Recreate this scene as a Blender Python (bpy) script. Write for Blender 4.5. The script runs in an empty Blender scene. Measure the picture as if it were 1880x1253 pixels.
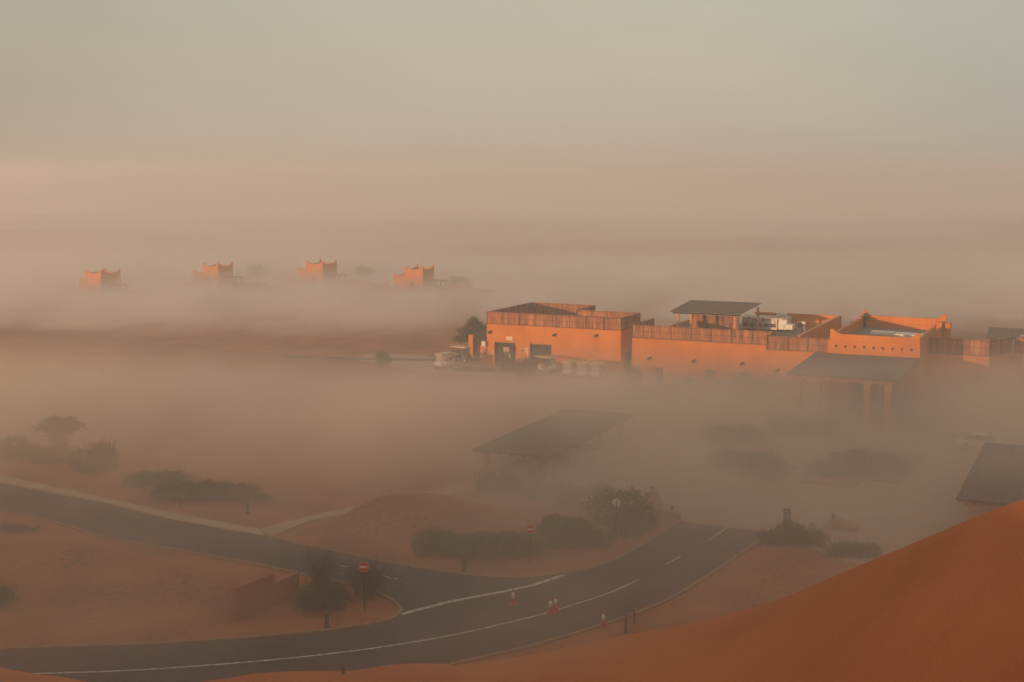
import bpy, bmesh, math, random
import numpy as np
from mathutils import Vector, noise
from mathutils.geometry import tessellate_polygon

S = bpy.context.scene
C = S.collection
R = math.radians

# ------------------------------------------------------------------ camera
CAM_H = 25.0
FPX, HORIZON = 2400.0, 320.0
PITCH = math.atan((626.5 - HORIZON) / FPX)
cam = bpy.data.objects.new('camera', bpy.data.cameras.new('camera'))
C.objects.link(cam)
S.camera = cam
cam.location = (0, 0, CAM_H)
cam.rotation_euler = (R(90) - PITCH, 0, 0)
cam.data.lens = FPX / 1880 * 36
cam.data.clip_start = 0.5
cam.data.clip_end = 12000

# ------------------------------------------------------------------ sky and sun
SUN_EL = R(5.4)
SUN_DIR = Vector((-0.85, -0.52, 0)).normalized()          # horizontal direction towards the sun
w = bpy.data.worlds.new("World")
S.world = w
w.use_nodes = True
nt = w.node_tree
bg = nt.nodes['Background']
sky = nt.nodes.new('ShaderNodeTexSky')
sky.sky_type = 'NISHITA'
sky.sun_disc = False
sky.sun_elevation = SUN_EL
sky.sun_rotation = math.atan2(SUN_DIR.x, SUN_DIR.y)
sky.dust_density = 3.0
sky.ozone_density = 1.0
# the sky is veiled by thin high mist: mix the clear sky with a pale mist tone
co = nt.nodes.new('ShaderNodeTexCoord')
sep = nt.nodes.new('ShaderNodeSeparateXYZ')
nt.links.new(co.outputs['Generated'], sep.inputs[0])
ramp = nt.nodes.new('ShaderNodeValToRGB')
nt.links.new(sep.outputs['Z'], ramp.inputs[0])
el = ramp.color_ramp.elements
el[0].position = 0.0; el[0].color = (4.55, 3.85, 2.95, 1)
el[1].position = 1.0; el[1].color = (3.6, 3.15, 2.6, 1)
e = el.new(0.035); e.color = (4.75, 4.15, 3.25, 1)
e = el.new(0.12); e.color = (5.0, 4.6, 3.72, 1)
e = el.new(0.35); e.color = (4.7, 4.25, 3.5, 1)
nz = nt.nodes.new('ShaderNodeTexNoise')
nz.inputs['Scale'].default_value = 2.2
nz.inputs['Detail'].default_value = 3
mp = nt.nodes.new('ShaderNodeMapping')
mp.inputs['Scale'].default_value = (1, 1, 3)
nt.links.new(co.outputs['Generated'], mp.inputs[0])
nt.links.new(mp.outputs[0], nz.inputs['Vector'])
mrn = nt.nodes.new('ShaderNodeMapRange')
mrn.inputs[1].default_value = 0.3; mrn.inputs[2].default_value = 0.7
mrn.inputs[3].default_value = 0.90; mrn.inputs[4].default_value = 0.70
nt.links.new(nz.outputs[0], mrn.inputs[0])
mx = nt.nodes.new('ShaderNodeMix')
mx.data_type = 'RGBA'
nt.links.new(mrn.outputs[0], mx.inputs[0])
nt.links.new(sky.outputs[0], mx.inputs[6])
nt.links.new(ramp.outputs[0], mx.inputs[7])
# away from the sun the veil thins to a cooler grey-blue
mrx = nt.nodes.new('ShaderNodeMapRange'); mrx.interpolation_type = 'SMOOTHSTEP'
mrx.inputs[1].default_value = .12; mrx.inputs[2].default_value = .48; mrx.inputs[3].default_value = 0; mrx.inputs[4].default_value = .55
nt.links.new(sep.outputs['X'], mrx.inputs[0])
mx2 = nt.nodes.new('ShaderNodeMix'); mx2.data_type = 'RGBA'; mx2.inputs[7].default_value = (3.1, 3.4, 3.3, 1)
nt.links.new(mrx.outputs[0], mx2.inputs[0]); nt.links.new(mx.outputs[2], mx2.inputs[6])
mrl = nt.nodes.new('ShaderNodeMapRange'); mrl.interpolation_type = 'SMOOTHSTEP'
mrl.inputs[1].default_value = -.42; mrl.inputs[2].default_value = -.02; mrl.inputs[3].default_value = .88; mrl.inputs[4].default_value = 1.0
nt.links.new(sep.outputs['X'], mrl.inputs[0])
vm = nt.nodes.new('ShaderNodeVectorMath'); vm.operation = 'SCALE'
nt.links.new(mx2.outputs[2], vm.inputs[0]); nt.links.new(mrl.outputs[0], vm.inputs['Scale'])
nt.links.new(vm.outputs[0], bg.inputs[0])
bg.inputs[1].default_value = 0.1

sun = bpy.data.lights.new('sun', 'SUN')
sun.energy = 5.0
sun.angle = R(0.6)
sun.color = (1.0, 0.60, 0.36)
so = bpy.data.objects.new('sun', sun)
C.objects.link(so)
so.rotation_euler = Vector((-SUN_DIR.x, -SUN_DIR.y, -math.tan(SUN_EL))).to_track_quat('-Z', 'Y').to_euler()

S.view_settings.view_transform = 'Standard'
S.view_settings.look = 'None'
S.view_settings.gamma = 1
S.view_settings.exposure = 0.27
S.cycles.volume_bounces = 4
S.cycles.max_bounces = 8
S.cycles.volume_step_rate = 0.25
S.cycles.volume_max_steps = 512
S.cycles.use_denoising = True

# ------------------------------------------------------------------ geometry of the site
def ray(px, py):
    x = (px - 940) / FPX; y = -(py - 626.5) / FPX
    return (x, math.cos(PITCH) + y * math.sin(PITCH), -math.sin(PITCH) + y * math.cos(PITCH))
def G(px, py, z=0.0):
    """surveyed ground point: where the sight line meets the level z"""
    r = ray(px, py); t = (z - CAM_H) / r[2]
    return Vector((r[0] * t, r[1] * t, z))
AX = R(25.2)
U = Vector((math.cos(AX), -math.sin(AX), 0))       # along the facades
W = Vector((math.sin(AX), math.cos(AX), 0))        # into the depth of the buildings
O = G(894, 671)                                    # front left corner of the garage building
def site(u, ww, z=0.0):
    p = O + U * u + W * ww
    return Vector((p.x, p.y, z))
def to_site(p):
    d = p - O
    return d.dot(U), d.dot(W)
RZ = -AX

# ------------------------------------------------------------------ mesh helpers
class MB:
    def __init__(s): s.v = []; s.f = []; s.uv = None
    def add(s, vs, fs):
        n = len(s.v); s.v += [tuple(p) for p in vs]; s.f += [tuple(i + n for i in f) for f in fs]
        return s
    def box(s, x0, x1, y0, y1, z0, z1):
        v = [(x, y, z) for x in (x0, x1) for y in (y0, y1) for z in (z0, z1)]
        return s.add(v, [(0, 1, 3, 2), (4, 6, 7, 5), (0, 4, 5, 1), (2, 3, 7, 6), (0, 2, 6, 4), (1, 5, 7, 3)])
    def bar(s, a, b, wd, ht, up=(0, 0, 1)):
        """box beam from a to b, width wd across and ht along up"""
        a = Vector(a); b = Vector(b); d = (b - a).normalized(); upv = Vector(up)
        if abs(d.dot(upv)) > .98: upv = Vector((0, 1, 0))
        sx = d.cross(upv).normalized() * wd / 2; sz = sx.cross(d).normalized() * ht / 2
        v = [p + i * sx + j * sz for p in (a, b) for i in (-1, 1) for j in (-1, 1)]
        return s.add(v, [(0, 1, 3, 2), (4, 6, 7, 5), (0, 4, 5, 1), (2, 3, 7, 6), (0, 2, 6, 4), (1, 5, 7, 3)])
    def tube(s, pts, rads, n=8, cap=True):
        base = len(s.v); P = [Vector(p) for p in pts]
        for i, p in enumerate(P):
            d = (P[min(i + 1, len(P) - 1)] - P[max(i - 1, 0)]).normalized()
            a = Vector((0, 0, 1)) if abs(d.z) < .9 else Vector((0, 1, 0))
            x = d.cross(a).normalized(); y = x.cross(d)
            r = rads[i] if isinstance(rads, (list, tuple)) else rads
            for k in range(n):
                t = 2 * math.pi * k / n
                s.v.append(tuple(p + (x * math.cos(t) + y * math.sin(t)) * r))
        for i in range(len(P) - 1):
            for k in range(n):
                s.f.append((base + i * n + k, base + i * n + (k + 1) % n, base + (i + 1) * n + (k + 1) % n, base + (i + 1) * n + k))
        if cap:
            s.f.append(tuple(base + k for k in range(n))[::-1])
            s.f.append(tuple(base + (len(P) - 1) * n + k for k in range(n)))
        return s
    def lathe(s, prof, c=(0, 0, 0), n=20):
        return s.tube([(c[0], c[1], c[2] + z) for r, z in prof], [max(r, .001) for r, z in prof], n)
    def prism(s, poly, y0, y1):
        """poly in (x, z), swept along y"""
        n = len(poly); v = [(x, y0, z) for x, z in poly] + [(x, y1, z) for x, z in poly]
        f = [tuple(range(n))[::-1], tuple(range(n, 2 * n))]
        f += [(i, (i + 1) % n, (i + 1) % n + n, i + n) for i in range(n)]
        return s.add(v, f)
    def prism_x(s, poly, x0, x1):
        """poly in (y, z), swept along x"""
        n = len(poly); v = [(x0, y, z) for y, z in poly] + [(x1, y, z) for y, z in poly]
        f = [tuple(range(n)), tuple(range(n, 2 * n))[::-1]]
        f += [(i, i + n, (i + 1) % n + n, (i + 1) % n) for i in range(n)]
        return s.add(v, f)
    def wall(s, L, H, t, holes=(), z0=0.0, x0=0.0, y=0.0):
        """wall along x with rectangular openings (xa, xb, za, zb)"""
        xs = sorted({x0, x0 + L} | {h[i] for h in holes for i in (0, 1)})
        zs = sorted({z0, z0 + H} | {h[i] for h in holes for i in (2, 3)})
        def hole(i, k):
            cx = (xs[i] + xs[i + 1]) / 2; cz = (zs[k] + zs[k + 1]) / 2
            return any(h[0] < cx < h[1] and h[2] < cz < h[3] for h in holes)
        def inside(i, k): return 0 <= i < len(xs) - 1 and 0 <= k < len(zs) - 1 and not hole(i, k)
        for i in range(len(xs) - 1):
            for k in range(len(zs) - 1):
                if not inside(i, k): continue
                a, b, c, d = xs[i], xs[i + 1], zs[k], zs[k + 1]
                s.add([(a, y, c), (b, y, c), (b, y, d), (a, y, d)], [(0, 1, 2, 3)])
                s.add([(a, y + t, c), (b, y + t, c), (b, y + t, d), (a, y + t, d)], [(3, 2, 1, 0)])
                if not inside(i - 1, k): s.add([(a, y, c), (a, y, d), (a, y + t, d), (a, y + t, c)], [(0, 1, 2, 3)])
                if not inside(i + 1, k): s.add([(b, y, c), (b, y + t, c), (b, y + t, d), (b, y, d)], [(0, 1, 2, 3)])
                if not inside(i, k - 1): s.add([(a, y, c), (a, y + t, c), (b, y + t, c), (b, y, c)], [(0, 1, 2, 3)])
                if not inside(i, k + 1): s.add([(a, y, d), (b, y, d), (b, y + t, d), (a, y + t, d)], [(0, 1, 2, 3)])
        return s

def mesh_obj(name, mb, mat, parent=None, smooth=False, fix=True):
    me = bpy.data.meshes.new(name)
    me.from_pydata(mb.v, [], mb.f)
    if mb.uv:
        uvl = me.uv_layers.new(name='UVMap')
        uvl.data.foreach_set('uv', [c for f in me.polygons for vi in f.vertices for c in mb.uv[vi]])
    if fix:
        bm = bmesh.new(); bm.from_mesh(me)
        if not mb.uv: bmesh.ops.remove_doubles(bm, verts=bm.verts, dist=.0005)
        bmesh.ops.recalc_face_normals(bm, faces=bm.faces)
        bm.to_mesh(me); bm.free()
    me.materials.append(mat)
    if smooth:
        me.polygons.foreach_set('use_smooth', [True] * len(me.polygons))
    o = bpy.data.objects.new(name, me)
    C.objects.link(o)
    o.parent = parent
    return o
def tag(o, label, cat, group=None):
    o['label'] = label; o['category'] = cat
    if group: o['group'] = group
    return o
def thing(name, label, cat, loc=(0, 0, 0), rz=0.0, group=None):
    o = bpy.data.objects.new(name, None)
    o.empty_display_size = .3
    C.objects.link(o)
    o.location = loc; o.rotation_euler = (0, 0, rz)
    return tag(o, label, cat, group)
def dup(root, loc, rz, label, group=None):
    def cp(o, parent):
        c = o.copy(); C.objects.link(c); c.parent = parent
        for ch in list(o.children): cp(ch, c)
        return c
    r = cp(root, None)
    r.location = loc; r.rotation_euler = (0, 0, rz)
    r['label'] = label
    if group: r['group'] = group
    return r
def structure(name, mb, mat, smooth=False):
    o = mesh_obj(name, mb, mat, None, smooth)
    o['kind'] = 'structure'
    return o

# ------------------------------------------------------------------ materials
def new_mat(name, col, rough=.9, spec=.2):
    m = bpy.data.materials.new(name); m.use_nodes = True
    b = m.node_tree.nodes['Principled BSDF']
    b.inputs['Base Color'].default_value = (*col, 1)
    b.inputs['Roughness'].default_value = rough
    b.inputs['Specular IOR Level'].default_value = spec
    return m, m.node_tree, b
def noisy(name, c1, c2, scale=3.0, rough=.9, bump=.0, bscale=30.0, detail=5, spec=.2, stretch=(1, 1, 1), thr=(.35, .65), bdist=.03):
    m, t, b = new_mat(name, c1, rough, spec)
    tc = t.nodes.new('ShaderNodeTexCoord'); mpn = t.nodes.new('ShaderNodeMapping')
    mpn.inputs['Scale'].default_value = stretch
    t.links.new(tc.outputs['Object'], mpn.inputs[0])
    n = t.nodes.new('ShaderNodeTexNoise'); n.inputs['Scale'].default_value = scale; n.inputs['Detail'].default_value = detail
    t.links.new(mpn.outputs[0], n.inputs['Vector'])
    r = t.nodes.new('ShaderNodeValToRGB'); r.color_ramp.elements[0].position, r.color_ramp.elements[1].position = thr
    r.color_ramp.elements[0].color = (*c1, 1); r.color_ramp.elements[1].color = (*c2, 1)
    t.links.new(n.outputs[0], r.inputs[0]); t.links.new(r.outputs[0], b.inputs['Base Color'])
    if bump:
        n2 = t.nodes.new('ShaderNodeTexNoise'); n2.inputs['Scale'].default_value = bscale; n2.inputs['Detail'].default_value = 4
        t.links.new(tc.outputs['Object'], n2.inputs['Vector'])
        bp = t.nodes.new('ShaderNodeBump'); bp.inputs['Strength'].default_value = bump; bp.inputs['Distance'].default_value = bdist
        t.links.new(n2.outputs[0], bp.inputs['Height']); t.links.new(bp.outputs[0], b.inputs['Normal'])
    return m

M = {}
M['sand'] = noisy('sand', (.25, .082, .032), (.36, .127, .048), .22, .95, .5, 1.3, 8, bdist=.12)
M['asphalt'] = noisy('asphalt', (.046, .039, .039), (.082, .066, .058), .22, .88, .2, 40, 8)
M['paint'] = noisy('road_paint', (.24, .21, .18), (.62, .57, .50), 3.5, .8, 0, 30, 8)
M['kerb'] = noisy('kerb_concrete', (.22, .125, .070), (.30, .18, .10), 1.2, .9)
M['paving'] = noisy('pale_paving', (.36, .25, .17), (.45, .33, .23), .8, .9, .2, 6)
M['court'] = noisy('forecourt_paving', (.33, .235, .165), (.41, .30, .21), .5, .9)
M['adobe'] = noisy('adobe_plaster', (.50, .150, .018), (.60, .192, .028), .5, .92, .25, 9, 7, stretch=(1, 1, .6))
M['adobe2'] = noisy('adobe_plaster_boundary', (.29, .115, .058), (.35, .14, .07), .6, .92, .25, 9, 7)
M['column'] = noisy('column_plaster', (.50, .25, .12), (.56, .30, .15), .8, .9)
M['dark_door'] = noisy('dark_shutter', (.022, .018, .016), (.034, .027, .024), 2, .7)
M['dark_metal'] = noisy('dark_metal', (.030, .027, .026), (.050, .044, .040), 5, .6)
M['dark_timber'] = noisy('dark_wood', (.050, .034, .026), (.085, .058, .042), 3, .85, .3, 12)  # dark brown timber of rails, battens, beams and rafters
M['white'] = noisy('white_paint', (.66, .62, .55), (.76, .72, .64), 3, .6)
M['dirty_white'] = noisy('weathered_white', (.16, .12, .085), (.60, .54, .43), 1.7, .7, 0, 30, 8, thr=(.30, .50))
M['cream'] = noisy('cream_paint', (.62, .50, .30), (.70, .58, .38), 2, .55)
M['cream_roof'] = noisy('cream_canopy', (.50, .37, .20), (.62, .48, .27), 1.2, .6)
M['roof_grey'] = noisy('roof_membrane', (.15, .12, .10), (.24, .20, .165), .6, .9)
M['red'] = noisy('red_plastic', (.42, .030, .020), (.52, .045, .030), 3, .5)
M['sign_red'] = noisy('sign_red', (.50, .018, .016), (.56, .025, .020), 3, .4)
M['glass'] = noisy('dark_glass', (.05, .05, .05), (.07, .07, .07), 3, .15, spec=.5)
M['screen'] = noisy('pale_screen', (.30, .26, .22), (.36, .31, .26), 3, .25, spec=.5)
M['rubber'] = noisy('rubber', (.018, .017, .016), (.03, .028, .026), 6, .8)
M['seat'] = noisy('tan_vinyl', (.28, .20, .13), (.34, .25, .17), 4, .6)
M['blue_print'] = noisy('dark_poster', (.04, .035, .10), (.22, .04, .03), 4, .5)
M['bark'] = noisy('bark', (.09, .062, .042), (.14, .10, .07), 6, .95, .5, 30)
M['leaf'] = noisy('leaf_dark', (.055, .072, .030), (.110, .124, .050), 3, .75)
M['leaf_olive'] = noisy('leaf_olive', (.075, .080, .034), (.120, .112, .050), 1.5, .75)
M['leaf_grey'] = noisy('leaf_greygreen', (.110, .130, .058), (.170, .180, .085), 1.2, .8)
M['twig'] = noisy('dry_twig', (.060, .047, .030), (.095, .075, .050), 5, .9)
M['car_dark'] = noisy('dark_car_paint', (.035, .038, .050), (.045, .048, .062), 1, .25, spec=.5)
M['car_white'] = noisy('white_car_paint', (.62, .60, .56), (.68, .66, .62), 1, .3, spec=.5)
M['bollard'] = noisy('bollard_metal', (.060, .048, .042), (.085, .070, .060), 5, .7)
M['stone'] = noisy('rough_stone', (.16, .095, .065), (.24, .15, .10), 3, .95, .5, 8)

def thatch():
    """dark timber roofing laid in boards along the fall"""
    m, t, b = new_mat('roof_boards', (.07, .05, .04), .9)
    tc = t.nodes.new('ShaderNodeTexCoord'); mpn = t.nodes.new('ShaderNodeMapping')
    mpn.inputs['Scale'].default_value = (9, .35, 1)
    t.links.new(tc.outputs['Object'], mpn.inputs[0])
    n = t.nodes.new('ShaderNodeTexNoise'); n.inputs['Scale'].default_value = 1; n.inputs['Detail'].default_value = 5
    t.links.new(mpn.outputs[0], n.inputs['Vector'])
    r = t.nodes.new('ShaderNodeValToRGB'); r.color_ramp.elements[0].position = .3; r.color_ramp.elements[1].position = .72
    r.color_ramp.elements[0].color = (.085, .066, .058, 1); r.color_ramp.elements[1].color = (.185, .145, .120, 1)
    t.links.new(n.outputs[0], r.inputs[0]); t.links.new(r.outputs[0], b.inputs['Base Color'])
    return m
M['boards'] = thatch()

def reed():
    """reed matting: fine upright stems of uneven tone tied by thin wires; UV is in metres"""
    m, t, b = new_mat('reed_matting', (.3, .13, .05), .85)
    uv = t.nodes.new('ShaderNodeUVMap'); uv.uv_map = 'UVMap'
    def noise_(sx, sy, det):
        mpn = t.nodes.new('ShaderNodeMapping'); mpn.inputs['Scale'].default_value = (sx, sy, 1)
        t.links.new(uv.outputs[0], mpn.inputs[0])
        n = t.nodes.new('ShaderNodeTexNoise'); n.inputs['Scale'].default_value = 1; n.inputs['Detail'].default_value = det
        t.links.new(mpn.outputs[0], n.inputs['Vector']); return n.outputs[0]
    n1 = noise_(11, .5, 3); n2 = noise_(1.1, .05, 2)
    ad = t.nodes.new('ShaderNodeMath'); ad.operation = 'MULTIPLY_ADD'
    t.links.new(n2, ad.inputs[0]); ad.inputs[1].default_value = .55
    t.links.new(n1, ad.inputs[2])
    r = t.nodes.new('ShaderNodeValToRGB')
    r.color_ramp.elements[0].position = .55; r.color_ramp.elements[0].color = (.085, .032, .016, 1)
    r.color_ramp.elements[1].position = 1.0; r.color_ramp.elements[1].color = (.52, .22, .085, 1)
    e_ = r.color_ramp.elements.new(.76); e_.color = (.28, .108, .044, 1)
    t.links.new(ad.outputs[0], r.inputs[0]); t.links.new(r.outputs[0], b.inputs['Base Color'])
    return m
M['reed'] = reed()

def trampled(m):
    t = m.node_tree; b = t.nodes['Principled BSDF']
    lk = b.inputs['Base Color'].links[0]; src = lk.from_socket
    tc = t.nodes.new('ShaderNodeTexCoord')
    def nz_(sc, det, lo, hi):
        n_ = t.nodes.new('ShaderNodeTexNoise'); n_.inputs['Scale'].default_value = sc; n_.inputs['Detail'].default_value = det
        t.links.new(tc.outputs['Object'], n_.inputs['Vector'])
        r_ = t.nodes.new('ShaderNodeMapRange'); r_.inputs[1].default_value = lo; r_.inputs[2].default_value = hi; r_.clamp = True
        t.links.new(n_.outputs[0], r_.inputs[0]); return r_.outputs[0]
    patches = nz_(.15, 4, .44, .60); grit = nz_(2.8, 8, .46, .62)
    mu = t.nodes.new('ShaderNodeMath'); mu.operation = 'MULTIPLY'; t.links.new(patches, mu.inputs[0]); t.links.new(grit, mu.inputs[1])
    mx_ = t.nodes.new('ShaderNodeMix'); mx_.data_type = 'RGBA'; mx_.inputs[7].default_value = (.150, .056, .026, 1)
    t.links.new(mu.outputs[0], mx_.inputs[0]); t.links.new(src, mx_.inputs[6]); t.links.new(mx_.outputs[2], b.inputs['Base Color'])
trampled(M['sand'])
def ripple_sand():
    m, t, b = new_mat('rippled_sand', (.45, .16, .05), .95)
    tc = t.nodes.new('ShaderNodeTexCoord')
    n = t.nodes.new('ShaderNodeTexNoise'); n.inputs['Scale'].default_value = .10; n.inputs['Detail'].default_value = 6
    t.links.new(tc.outputs['Object'], n.inputs['Vector'])
    r = t.nodes.new('ShaderNodeValToRGB'); r.color_ramp.elements[0].position = .35; r.color_ramp.elements[1].position = .65
    r.color_ramp.elements[0].color = (.38, .098, .021, 1); r.color_ramp.elements[1].color = (.46, .130, .029, 1)
    t.links.new(n.outputs[0], r.inputs[0]); t.links.new(r.outputs[0], b.inputs['Base Color'])
    mpn = t.nodes.new('ShaderNodeMapping'); mpn.inputs['Rotation'].default_value = (0, 0, R(28))
    t.links.new(tc.outputs['Object'], mpn.inputs[0])
    wv = t.nodes.new('ShaderNodeTexWave'); wv.inputs['Scale'].default_value = 2.0; wv.inputs['Distortion'].default_value = 9.0
    wv.inputs['Detail'].default_value = 2.5; wv.inputs['Detail Scale'].default_value = .35
    t.links.new(mpn.outputs[0], wv.inputs['Vector'])
    n3 = t.nodes.new('ShaderNodeTexNoise'); n3.inputs['Scale'].default_value = .22; n3.inputs['Detail'].default_value = 2
    t.links.new(tc.outputs['Object'], n3.inputs['Vector'])
    mr = t.nodes.new('ShaderNodeMapRange'); mr.inputs[1].default_value = .38; mr.inputs[2].default_value = .62
    t.links.new(n3.outputs[0], mr.inputs[0])
    bp = t.nodes.new('ShaderNodeBump'); bp.inputs['Distance'].default_value = .035
    ms = t.nodes.new('ShaderNodeMath'); ms.operation = 'MULTIPLY'; ms.inputs[1].default_value = .85
    t.links.new(mr.outputs[0], ms.inputs[0]); t.links.new(ms.outputs[0], bp.inputs['Strength'])
    t.links.new(wv.outputs['Fac'], bp.inputs['Height']); t.links.new(bp.outputs[0], b.inputs['Normal'])
    return m
M['ripple'] = ripple_sand()

# ------------------------------------------------------------------ curves of the roads
def smooth(pts, n=5):
    P = [Vector(p) for p in pts]; out = []
    for i in range(len(P) - 1):
        p0 = P[max(i - 1, 0)]; p1 = P[i]; p2 = P[i + 1]; p3 = P[min(i + 2, len(P) - 1)]
        for k in range(n):
            t = k / n
            out.append(.5 * ((2 * p1) + (-p0 + p2) * t + (2 * p0 - 5 * p1 + 4 * p2 - p3) * t * t + (-p0 + 3 * p1 - 3 * p2 + p3) * t ** 3))
    out.append(P[-1]); return out
def gp(pts, n=5): return smooth([G(*p) for p in pts], n)

north_edge = gp([(-260, 838), (0, 888), (74, 902), (194, 925.5), (298, 952), (387, 969), (488, 987), (554, 1002), (624, 1016), (692, 1031),
                 (745, 1040), (800, 1049), (850, 1056), (905, 1061), (964, 1063), (1007, 1059), (1045, 1053), (1093, 1041), (1151, 1019), (1208, 985), (1254, 958)])
inner_edge = gp([(-260, 1206), (0, 1194), (239, 1186), (346, 1180), (400, 1177), (517, 1168), (610, 1159), (680, 1148), (711, 1141), (729, 1132),
                 (736, 1121), (727, 1109), (706, 1097), (680, 1087)], 5)
inner_top = gp([(680, 1087), (640, 1075), (600, 1066), (550, 1055), (470, 1038), (400, 1025), (319, 1010), (239, 997), (173, 983), (119, 966), (66, 952), (0, 940), (-260, 905)], 5)
south_edge = gp([(1417, 979), (1392, 996), (1327, 1041), (1272, 1077), (1240, 1096), (1186, 1121), (1116, 1146), (1043, 1169), (976, 1188), (918, 1202),
                 (800, 1228), (640, 1254), (400, 1283), (0, 1315), (-260, 1330)])
asphalt_poly = north_edge + south_edge + inner_edge + inner_top[1:]

walk_top = gp([(-260, 822), (0, 873), (74, 890), (194, 915), (298, 939), (402, 958.5), (477, 973)])
walk_poly = [p for p in north_edge if p.x < G(496, 988).x]
walk_main = walk_top + walk_poly[::-1]
path_poly = gp([(477, 973), (597, 942), (737, 914), (864, 886), (930, 868)], 3) + gp([(945, 872), (866, 897), (797, 917), (600, 952), (561, 961), (498, 987)], 3)
forecourt = [G(1254, 958), G(1417, 979), site(60, -69), site(95, -72), site(90, -16), site(66, -10), site(40, -10.5), site(21, -7.2), site(8, -18), site(24, -38), site(35.8, -40), site(37.5, -62)]
yard = [site(-19, -3.0), site(-3, -9), site(21, -7.2), site(21, .3), site(-1, .3), site(-3, 6), site(-8, 7), site(-20, 3.2)]
flat_polys = [asphalt_poly, walk_main, path_poly, forecourt, yard]

def poly_dist(px, py, poly):
    P = np.array([(p.x, p.y) for p in poly]); A = P; B = np.roll(P, -1, 0)
    d = np.full(px.shape, 1e9); ins = np.zeros(px.shape, bool)
    for (ax, ay), (bx, by) in zip(A, B):
        dx, dy = bx - ax, by - ay; L = dx * dx + dy * dy + 1e-12
        t = np.clip(((px - ax) * dx + (py - ay) * dy) / L, 0, 1)
        d = np.minimum(d, np.hypot(px - ax - t * dx, py - ay - t * dy))
        c = ((ay > py) != (by > py))
        with np.errstate(divide='ignore', invalid='ignore'):
            xi = (bx - ax) * (py - ay) / (by - ay if by != ay else 1e-9) + ax
        ins ^= c & (px < xi)
    return np.where(ins, 0, d)

def RIDGE(px, py):
    # the high dune chain beside the viewpoint: it keeps the morning sun off the near valley floor
    along = np.clip((66 - (py + (px + 95) * .3)) / 34, 0, 1); along = along * along * (3 - 2 * along)
    c = -98 + 5 * np.sin(py * .03) + np.clip(-py, 0, 200) * .35
    hgt = 23 + 8 * np.clip(-py / 60, 0, 1)
    return hgt * np.exp(-np.abs((px - c) / 26) ** 1.7) * along
def terrain(px, py):
    px = np.asarray(px, float); py = np.asarray(py, float)
    d = np.full(px.shape, 1e9)
    near = (np.abs(px) < 140) & (py > 40) & (py < 260)
    if near.any():
        dd = d[near]
        for poly in flat_polys: dd = np.minimum(dd, poly_dist(px[near], py[near], poly))
        d[near] = dd
    mask = np.clip((d - .3) / 4.5, 0, 1); mask = mask * mask * (3 - 2 * mask)
    maskm = np.clip((d - .2) / 2.6, 0, 1); maskm = maskm * maskm * (3 - 2 * maskm)
    def ga(cx, cy, sx, sy, h, rot=0):
        c, s = math.cos(rot), math.sin(rot); X = (px - cx) * c + (py - cy) * s; Y = -(px - cx) * s + (py - cy) * c
        return h * np.exp(-(X / sx) ** 2 / 2 - (Y / sy) ** 2 / 2)
    h = np.zeros(px.shape)
    mound = ga(-7, 93, 3.6, 2.4, 1.6) + ga(-10.8, 92.8, 2.2, 2.0, .55) + ga(-3.2, 92.0, 2.6, 2.0, .4)
    h += mound * maskm
    rest = ga(-26, 80, 8, 3.5, .75) + ga(-36, 84, 6, 3, .5)
    rest += ga(-90, 188, 17, 10, 3.2)
    rest += .10 * np.sin(px * .55 + 1.3 * np.sin(py * .31)) * np.sin(py * .42 + .8 * np.sin(px * .23)) + .06 * np.sin(px * 1.3 + py * .7)
    far = np.clip((py - 300) / 200, 0, 1)
    rest += far * (2.2 * np.sin(px * .021 + 1.5 * np.sin(py * .007)) * np.sin(py * .017 + 1) + 1.5)
    rest += RIDGE(px, py)
    side = np.clip((np.abs(px) - 110) / 120, 0, 1)
    rest += side * (2.5 + 2.0 * np.sin(px * .03) * np.sin(py * .027))
    h += rest * mask
    # the site around the buildings is level
    X = px - O.x; Y = py - O.y; uu = X * U.x + Y * U.y; ww = X * W.x + Y * W.y
    lev = np.clip(np.minimum.reduce([uu + 3, 110 - uu, ww + 30, 45 - ww]) / 6 + 1, 0, 1)
    return h * (1 - lev) if False else h * (1 - np.where((d > 0), lev, 0))
def tz(x, y): return float(terrain(np.array([x]), np.array([y]))[0])
def T(px, py, dz=0.0):
    p = G(px, py); p.z = tz(p.x, p.y) + dz; return p

# ground sheet: fine near the roads, coarse to the horizon
def lines(a, b, step, far_lo, far_hi):
    out = list(np.arange(a, b + 1e-6, step)); s = step; v = b
    while v < far_hi: s *= 1.13; v += s; out.append(v)
    s = step; v = a
    while v > far_lo: s *= 1.13; v -= s; out.insert(0, v)
    return np.array(out)
gx = lines(-52, 58, .5, -5000, 5000); gy = lines(60, 132, .5, -600, 6000)
XX, YY = np.meshgrid(gx, gy)
ZZ = terrain(XX, YY)
gm = MB(); gm.v = [tuple(p) for p in np.stack([XX.ravel(), YY.ravel(), ZZ.ravel()], 1).tolist()]
nx, ny = len(gx), len(gy)
gm.f = [(j * nx + i, j * nx + i + 1, (j + 1) * nx + i + 1, (j + 1) * nx + i) for j in range(ny - 1) for i in range(nx - 1)]
me = bpy.data.meshes.new('ground'); me.from_pydata(gm.v, [], gm.f); me.materials.append(M['sand'])
me.polygons.foreach_set('use_smooth', [True] * len(me.polygons))
ground = bpy.data.objects.new('ground', me); C.objects.link(ground); ground['kind'] = 'structure'

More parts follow.
